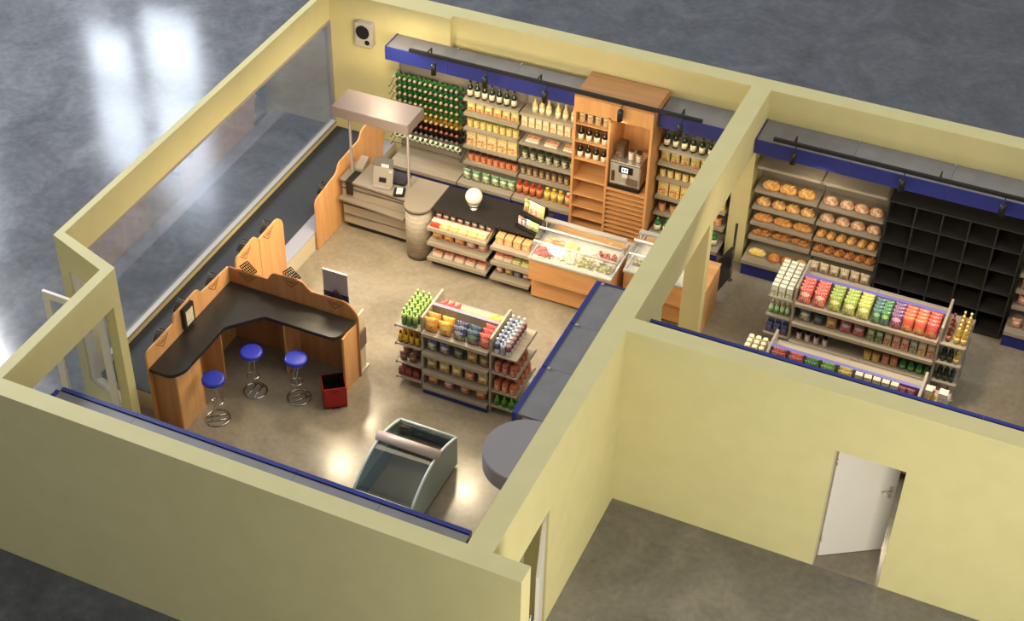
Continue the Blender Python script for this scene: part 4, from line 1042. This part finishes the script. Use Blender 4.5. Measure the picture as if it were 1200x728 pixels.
for x, c, nn in [(-2.83, ((206, 110, 40), (120, 60, 30), (236, 180, 90)), 'orange snack bag at the left'), (-2.58, ((190, 50, 46), (230, 170, 150), (236, 200, 180)), 'red sweet bag'),
                 (-2.32, ((170, 56, 36), (226, 150, 80), (220, 170, 120)), 'dark red snack bag'), (-2.07, ((222, 110, 40), (190, 50, 30), (240, 170, 80)), 'orange snack bag at the right')]:
    inst('s4'+nn, P_bag(c[0], c[1], c[2], .16, .17, .09), 'snack_bag', '%s on the %s' % (nn, pl), 'snack bag', (x, 2.0, .15))
# rear top shelf
row(P_bag((196, 24, 30), (230, 90, 80), (236, 130, 120), .15, .20, .08), 'rr', 3, 0, 0, 2.44, 1.16, 'snack_bag', 'red bag', 'the rear top shelf of store gondola', 'snack bag', xs=[-2.86, -2.76, -2.66], rz=.9)
row(P_tray((226, 206, 130), (196, 160, 110), .15, .14, .14), 'rt', 4, -2.54, -2.24, 2.44, 1.16, 'biscuit_pack', 'cream biscuit pack', 'the rear top shelf of store gondola', 'pack')
row(P_bag((232, 206, 40), (200, 170, 30), (240, 226, 90), .16, .19, .1), 'ry', 2, -2.10, -1.99, 2.46, 1.16, 'snack_bag', 'yellow bag', 'the rear top shelf of store gondola', 'snack bag', rz=.9)
def block(mk, key, xs, ys, z, name, noun, place, cat):
    """bottles standing in a block: rows counted from the front, places from the left"""
    for j, y in enumerate(ys):
        for i, x in enumerate(xs):
            inst(key, mk, name, '%s %s from the left, %s row back on %s' % (ORD[i], noun, ORD[j], place), cat, (x, y, z), group='%ss on %s' % (noun, place))
block(P_bottle((50, 120, 54), (150, 172, 96), (190, 196, 120), .29, .038, .35, (.3, .7)), 'lg', [-3.28, -3.19, -3.10], [2.0+.09*k for k in range(6)], 1.13, 'soda_bottle', 'green soda bottle', 'left gondola end', 'bottle')
block(P_bottle((60, 52, 20), (206, 160, 30), (40, 36, 20), .2, .034, .2, (.1, .8)), 'yb2', [-3.34, -3.25, -3.16, -3.07], [1.99, 2.1, 2.21], .79, 'drink_can', 'black and yellow can', 'second left end shelf', 'can')
block(P_bag((110, 40, 30), (40, 40, 30), (150, 120, 80), .12, .15, .06), 'dr2', [-3.30, -3.15], [1.99, 2.1, 2.21], .44, 'snack_bag', 'dark red bag', 'third left end shelf', 'bag')
block(P_box((130, 30, 34), (60, 20, 24), (160, 60, 50), .10, .13, .05), 'dr3', [-3.33, -3.22, -3.10], [1.99, 2.1], .15, 'food_carton', 'dark red carton', 'lowest left end shelf', 'carton')
for k in range(3):
    c = [((196, 204, 210), (70, 84, 140)), ((150, 160, 176), (190, 196, 206)), ((200, 200, 196), (120, 70, 90))][k]
    block(P_bottle(c[0], c[1], (206, 208, 212), .27, .037, .3, (.35, .7), .4), 'wt%d' % k, [-1.82+.085*k], [1.99+.09*q for q in range(7)], 1.13, 'water_bottle', ['blue-labelled water bottle', 'grey water bottle', 'dark-labelled water bottle'][k], 'right gondola end', 'bottle')
block(P_jar((160, 62, 46), (176, 96, 70), (206, 140, 110), .17, .05), 'rj', [-1.81, -1.69, -1.57], [1.99, 2.12, 2.25, 2.38], .79, 'sauce_jar', 'red sauce jar', 'second right end shelf', 'jar')
block(P_jar((186, 84, 50), (190, 106, 66), (220, 160, 110), .17, .05), 'rj2', [-1.81, -1.69, -1.57], [1.99, 2.12, 2.25, 2.38, 2.51], .44, 'sauce_jar', 'orange sauce jar', 'third right end shelf', 'jar')
block(P_bottle((90, 160, 50), (60, 120, 40), (180, 200, 90), .17, .04, .3, (.2, .6)), 'gbt', [-1.81, -1.70, -1.59], [1.99, 2.12], .15, 'soap_bottle', 'bright green bottle', 'lowest right end shelf', 'bottle')

# --- gondola 2 in the bakery
g2c = 5.16
gondola(1.59, 3.70, g2c, 'long grey gondola with lilac rail in the bakery room', 2, LILAC, endw=(.36, .34))
bagcols = [(1.74, 'ga', P_bag((206, 36, 30), (236, 130, 90), (240, 206, 190), .18, .26, .085), 'red crisp bag, first column'), (1.95, 'gb', P_bag((212, 44, 34), (240, 150, 110), (240, 196, 170), .18, .26, .085), 'red crisp bag, second column'),
           (2.17, 'gc', P_bag((126, 160, 60), (220, 206, 90), (236, 236, 150), .18, .26, .085), 'green crisp bag, third column'), (2.38, 'gd', P_bag((146, 172, 66), (220, 206, 100), (238, 238, 170), .18, .26, .085), 'lime crisp bag, fourth column'),
           (2.58, 'ge', P_bag((178, 186, 72), (224, 214, 110), (240, 240, 170), .18, .26, .085), 'yellow-green crisp bag, fifth column'), (2.77, 'gf', P_bag((50, 96, 120), (120, 180, 70), (150, 200, 130), .13, .24, .085), 'blue bag, sixth column'),
           (2.89, 'gg', P_bag((40, 120, 80), (50, 80, 150), (170, 210, 110), .13, .24, .085), 'green and blue bag, seventh column'), (3.05, 'gh', P_bag((90, 60, 120), (206, 60, 90), (226, 170, 190), .165, .25, .085), 'purple bag, eighth column'),
           (3.21, 'gi', P_bag((206, 90, 40), (232, 190, 70), (226, 50, 50), .165, .25, .085), 'orange bag, ninth column'), (3.38, 'gj', P_bag((210, 96, 40), (232, 190, 80), (226, 60, 60), .165, .25, .085), 'orange bag, tenth column'),
           (3.55, 'gk', P_bag((206, 44, 36), (230, 180, 70), (220, 60, 60), .17, .25, .085), 'red bag, eleventh column')]
for x, k, mk, nn in bagcols:
    for j in range(4):
        inst(k, mk, 'crisp_bag', '%s, place %s from the front on bakery gondola top' % (nn, ['one', 'two', 'three', 'four'][j]), 'crisp bag', (x, g2c-.345+.085*j, 1.16), rot=(-.12, 0, random.uniform(-.05, .05)))
pl = 'second shelf of bakery gondola'; yy = g2c-.28
for x, c, nn, s in [(1.78, ((60, 96, 140), (220, 180, 90), (226, 220, 160)), 'blue and cream bag', 1.1), (1.98, ((40, 60, 80), (60, 100, 130), (120, 130, 120)), 'dark blue bag', .9), (2.17, ((206, 150, 50), (120, 90, 40), (226, 190, 90)), 'amber bag', 1),
                    (2.38, ((190, 30, 36), (200, 40, 40), (196, 196, 190)), 'left red and grey bag', 1.1), (2.57, ((190, 30, 36), (200, 50, 40), (196, 200, 200)), 'right red and grey bag', 1.1)]:
    inst('g2'+nn, P_bag(c[0], c[1], c[2], .15*s, .20*s, .08), 'snack_bag', '%s on the %s' % (nn, pl), 'snack bag', (x, yy, .79))
bx = [((110, 140, 60), 'green'), ((80, 120, 60), 'dark green'), ((190, 140, 60), 'brown'), ((226, 130, 80), 'left orange'), ((226, 120, 70), 'right orange'), ((140, 160, 130), 'grey-green'), ((226, 180, 80), 'yellow'), ((230, 150, 90), 'pale orange')]
for i, (c, nn) in enumerate(bx):
    inst('g2b'+nn, P_box(c, (c[0]//2+60, c[1]//2+30, 40), (230, 220, 190), .105, .24, .08), 'tea_carton', '%s slim carton on the %s' % (nn, pl), 'carton', (2.75+.122*i, yy, .79), rz=random.uniform(-.1, .1))
pl = 'third shelf of bakery gondola'
row(P_jar((220, 160, 150), (40, 30, 30), (236, 220, 210), .15, .04), 'pj', 4, 1.74, 2.13, yy, .44, 'glass_jar', 'pink jar', pl, 'jar')
row(P_jar((200, 150, 50), (160, 120, 40), (226, 190, 90), .17, .06), 'gj2', 2, 2.76, 2.88, yy, .44, 'glass_jar', 'gold jar', pl, 'jar')
row(P_box((196, 96, 60), (226, 160, 110), (220, 150, 110), .1, .16, .07), 'oc', 2, 3.02, 3.14, yy, .44, 'food_carton', 'orange-brown carton', pl, 'carton')
row(P_bottle((40, 120, 46), (120, 170, 90), (40, 80, 40), .19, .045, .3), 'gbb', 4, 3.27, 3.62, yy, .44, 'oil_bottle', 'green bottle', pl, 'bottle')
row(P_box((90, 26, 40), (150, 50, 60), (170, 120, 100), .1, .12, .08), 'dk', 14, 1.72, 3.58, yy, .15, 'food_carton', 'dark red carton', 'bottom shelf of bakery gondola', 'carton')
block(P_box((226, 222, 196), (110, 160, 90), (236, 234, 220), .09, .19, .07), 'wc', [1.29, 1.40, 1.51], [g2c-.29+.1*k for k in range(7)], 1.13, 'milk_carton', 'white and green carton', 'left bakery gondola end', 'carton')
block(P_bottle((176, 196, 150), (90, 140, 80), (196, 90, 70), .2, .034, .3), 'gbo', [1.28, 1.36, 1.44, 1.52], [g2c-.29, g2c-.19], .79, 'milk_bottle', 'green striped bottle', 'second bakery end shelf', 'bottle')
block(P_box((50, 60, 100), (150, 50, 50), (90, 110, 150), .09, .15, .06), 'dbp', [1.29, 1.40, 1.51], [g2c-.29, g2c-.19], .44, 'food_carton', 'dark blue carton', 'third bakery end shelf', 'carton')
block(P_bottle((176, 140, 56), (226, 206, 130), (236, 220, 170), .27, .038, .35), 'gl', [3.90, 3.99], [g2c-.26+.1*k for k in range(5)], 1.13, 'sparkling_bottle', 'gold bottle', 'right bakery gondola end', 'bottle')
block(P_bottle((80, 36, 26), (190, 120, 80), (150, 60, 50), .27, .034, .4), 'rl', [3.78], [g2c-.26+.1*k for k in range(4)], 1.13, 'liqueur_bottle', 'dark red bottle', 'right bakery gondola end', 'bottle')
block(P_bottle((36, 44, 36), (60, 70, 50), (60, 60, 60), .24, .036, .4), 'dl', [3.78, 3.87], [g2c-.28, g2c-.18], .79, 'wine_bottle', 'dark wine bottle', 'second right bakery end', 'bottle')
block(P_bottle((176, 140, 56), (206, 190, 130), (206, 190, 130), .22, .04, .35), 'gl2', [3.96], [g2c-.28, g2c-.18], .79, 'sparkling_bottle', 'gold wine bottle', 'second right bakery end', 'bottle')
block(P_bottle((36, 44, 36), (60, 70, 50), (60, 60, 60), .24, .036, .4), 'dl', [3.78, 3.87, 3.96], [g2c-.28, g2c-.18], .44, 'wine_bottle', 'black wine bottle', 'third right bakery end', 'bottle')
block(P_bottle((170, 120, 80), (200, 160, 110), (190, 140, 90), .22, .04, .35), 'ml', [3.80, 3.95], [g2c-.28], .15, 'wine_bottle', 'pale wine bottle', 'lowest right bakery end', 'bottle')
# --- gondola 3, half hidden
g3c = 3.47
gondola(1.61, 3.72, g3c, 'front gondola with lilac rail half hidden by the middle wall', 2, LILAC, endw=(.36, .34))
pl = 'the half hidden gondola top'
yy = g3c-.09
for i, (x, c, c2, nn) in enumerate([(1.78, (196, 50, 36), (230, 150, 110), 'red and orange bag'), (2.02, (210, 70, 50), (236, 190, 140), 'red and cream bag'), (2.24, (60, 140, 60), (220, 226, 180), 'green and white bag'),
                     (2.46, (110, 170, 60), (230, 220, 100), 'light green bag'), (2.70, (220, 200, 60), (230, 180, 50), 'yellow bag')]):
    for j in range(2):
        inst('h'+nn, P_bag(c, c2, (238, 226, 200), .18, .29, .07), 'crisp_bag', '%s %s on %s' % (['rear', 'front'][j], nn, pl), 'crisp bag', (x, yy-.085*j, 1.16))
row(P_box((228, 214, 180), (206, 180, 130), (240, 232, 210), .10, .25, .08), 'wp', 5, 2.88, 3.36, yy, 1.16, 'flour_pack', 'white paper pack', pl, 'pack')
row(P_bag((190, 70, 100), (220, 130, 150), (230, 190, 200), .11, .24, .07), 'pp', 2, 3.47, 3.58, yy, 1.16, 'sweet_bag', 'pink bag', pl, 'bag')
block(P_jar((232, 214, 160), (240, 228, 190), (236, 220, 170), .16, .042), 'cj', [1.31, 1.41, 1.51], [g3c-.1+.1*k for k in range(4)], 1.13, 'mustard_jar', 'cream jar', 'left end of hidden gondola', 'jar')
block(P_bottle((176, 140, 56), (206, 180, 110), (226, 150, 150), .3, .05, .4, (.05, .5)), 'gp', [3.86], [g3c-.0], 1.13, 'sparkling_bottle', 'pink-capped gold bottle', 'right end of hidden gondola', 'bottle')
row(P_box((232, 222, 200), (220, 200, 170), (240, 234, 220), .12, .16, .12), 'wbx', 2, 3.80, 3.98, g3c+.17, 1.13, 'white_box', 'white gift box', 'right end of hidden gondola', 'box')

# ================================================================== BREAD
L1 = P_loaf((176, 108, 46), (236, 184, 108), .28, .19, .14); L2 = P_loaf((184, 120, 56), (240, 198, 128), .22, .17, .13, cuts=2)
L3 = P_loaf((186, 112, 48), (226, 168, 92), .31, .15, .12, 'long', 3); TW = P_loaf((150, 86, 36), (214, 146, 74), .31, .11, .09, 'twist', 5)
WR = P_loaf((176, 104, 56), (236, 206, 172), .22, .17, .13, cuts=1); SM = P_loaf((190, 122, 58), (236, 186, 112), .20, .13, .11, cuts=1)
CR = P_loaf((150, 84, 40), (210, 140, 76), .20, .14, .10, 'twist', 3)
def tiltrow(mk, key, xs, z, name, noun, place, rz=0, y=6.86, cat='bread', drop=0):
    for i, x in enumerate(xs):
        inst(key, mk, name, '%s %s from the left on %s' % (ORD[i], noun, place) if len(xs) > 1 else '%s on %s' % (noun, place), cat, (x, y, z), group='%s row on %s' % (noun, place) if len(xs) > 1 else None, rz=rz+random.uniform(-.12, .12))
p1, p2 = 'left bread bay', 'right bread bay'
tiltrow(L1, 'L1', [.60, .86, 1.15], 1.50, 'bread_loaf', 'large loaf', 'first filled shelf of '+p1)
tiltrow(L2, 'L2', [.52, .76, .98, 1.21], 1.18, 'bread_loaf', 'pale loaf', 'second filled shelf of '+p1)
tiltrow(L3, 'L3', [.55, .86, 1.17], .88, 'baguette', 'long loaf', 'third filled shelf of '+p1)
tiltrow(TW, 'TW', [.56, .87, 1.17], .60, 'twisted_bread', 'twisted bread', 'fourth filled shelf of '+p1)
tiltrow(TW, 'TW', [.60, .91, 1.21], .60, 'twisted_bread', 'rear twisted bread', 'fourth filled shelf of '+p1, y=7.02)
inst('wl', P_loaf((226, 186, 90), (240, 216, 130), .28, .14, .11), 'bread_loaf', 'yellow wrapped loaf at the left of the lowest bread shelf', 'bread', (.56, 6.72, .30))
tiltrow(P_round((176, 100, 44), (216, 146, 76), .10, .11), 'rd1', [.84, 1.05], .30, 'round_bread', 'round loaf', 'lowest shelf of '+p1, y=6.70)
tiltrow(P_round((196, 150, 90), (226, 190, 130), .10, .09), 'rd2', [1.26], .30, 'round_bread', 'pale round loaf', 'lowest shelf of '+p1, y=6.74)
tiltrow(WR, 'WR', [1.53, 1.78, 2.0, 2.23], 1.50, 'wrapped_loaf', 'wrapped loaf', 'first filled shelf of '+p2)
tiltrow(WR, 'WR', [1.52, 1.76, 1.99, 2.24], 1.18, 'wrapped_loaf', 'wrapped loaf', 'second filled shelf of '+p2)
tiltrow(SM, 'SM', [1.47, 1.62, 1.78, 1.94, 2.10, 2.26], .88, 'bread_roll', 'bread roll', 'third filled shelf of '+p2, rz=1.2)
tiltrow(CR, 'CR', [1.47, 1.63, 1.79, 1.95, 2.11, 2.27], .60, 'croissant', 'brown croissant', 'fourth filled shelf of '+p2, rz=1.0)
tiltrow(P_bag((206, 176, 130), (150, 100, 60), (236, 226, 206), .15, .20, .10), 'sk', [1.47, 1.63, 1.79, 1.95, 2.11, 2.27], .30, 'bread_bag', 'cream bread bag', 'lowest shelf of '+p2, y=6.70)
# right-edge unit
for r, (z, nn) in enumerate([(1.2, 'second'), (.90, 'third'), (.60, 'fourth'), (.30, 'lowest')]):
    tiltrow(P_bag((190, 100, 60), (226, 170, 120), (232, 200, 170), .15, .17, .09), 'eg', [4.56, 4.74, 4.92], z, 'snack_bag', 'brown snack bag', '%s shelf at photo right edge' % nn, y=(6.84 if z > .3 else 6.66), cat='bag')

# black pigeonhole unit
t = thing('pigeonhole_unit', 'large empty black pigeonhole unit right of the bread shelves', 'shelf', (2.40, 6.62, 0))
UW, UD = 1.98, .55
zs = [0.06, .47, .86, 1.25, 1.64, 2.0]
B(0, UD-.02, 0, UW, UD, 2.0).build('back_panel', SHADEIN, t)
for i in range(6):
    B(0 if i in (0, 5) else .01, 0, zs[i]-.022, UW if i in (0, 5) else UW-.01, UD-.02, zs[i]).build('shelf_board', DARKU, t)
for k in range(6):
    x = (UW-.022)*k/5
    for i in range(5):
        B(x, .002, zs[i], x+.022, UD-.02, zs[i+1]-.022).build('upright', DARKU, t)
B(.01, .03, 0, UW-.01, .05, .038).build('plinth', BLACK, t)
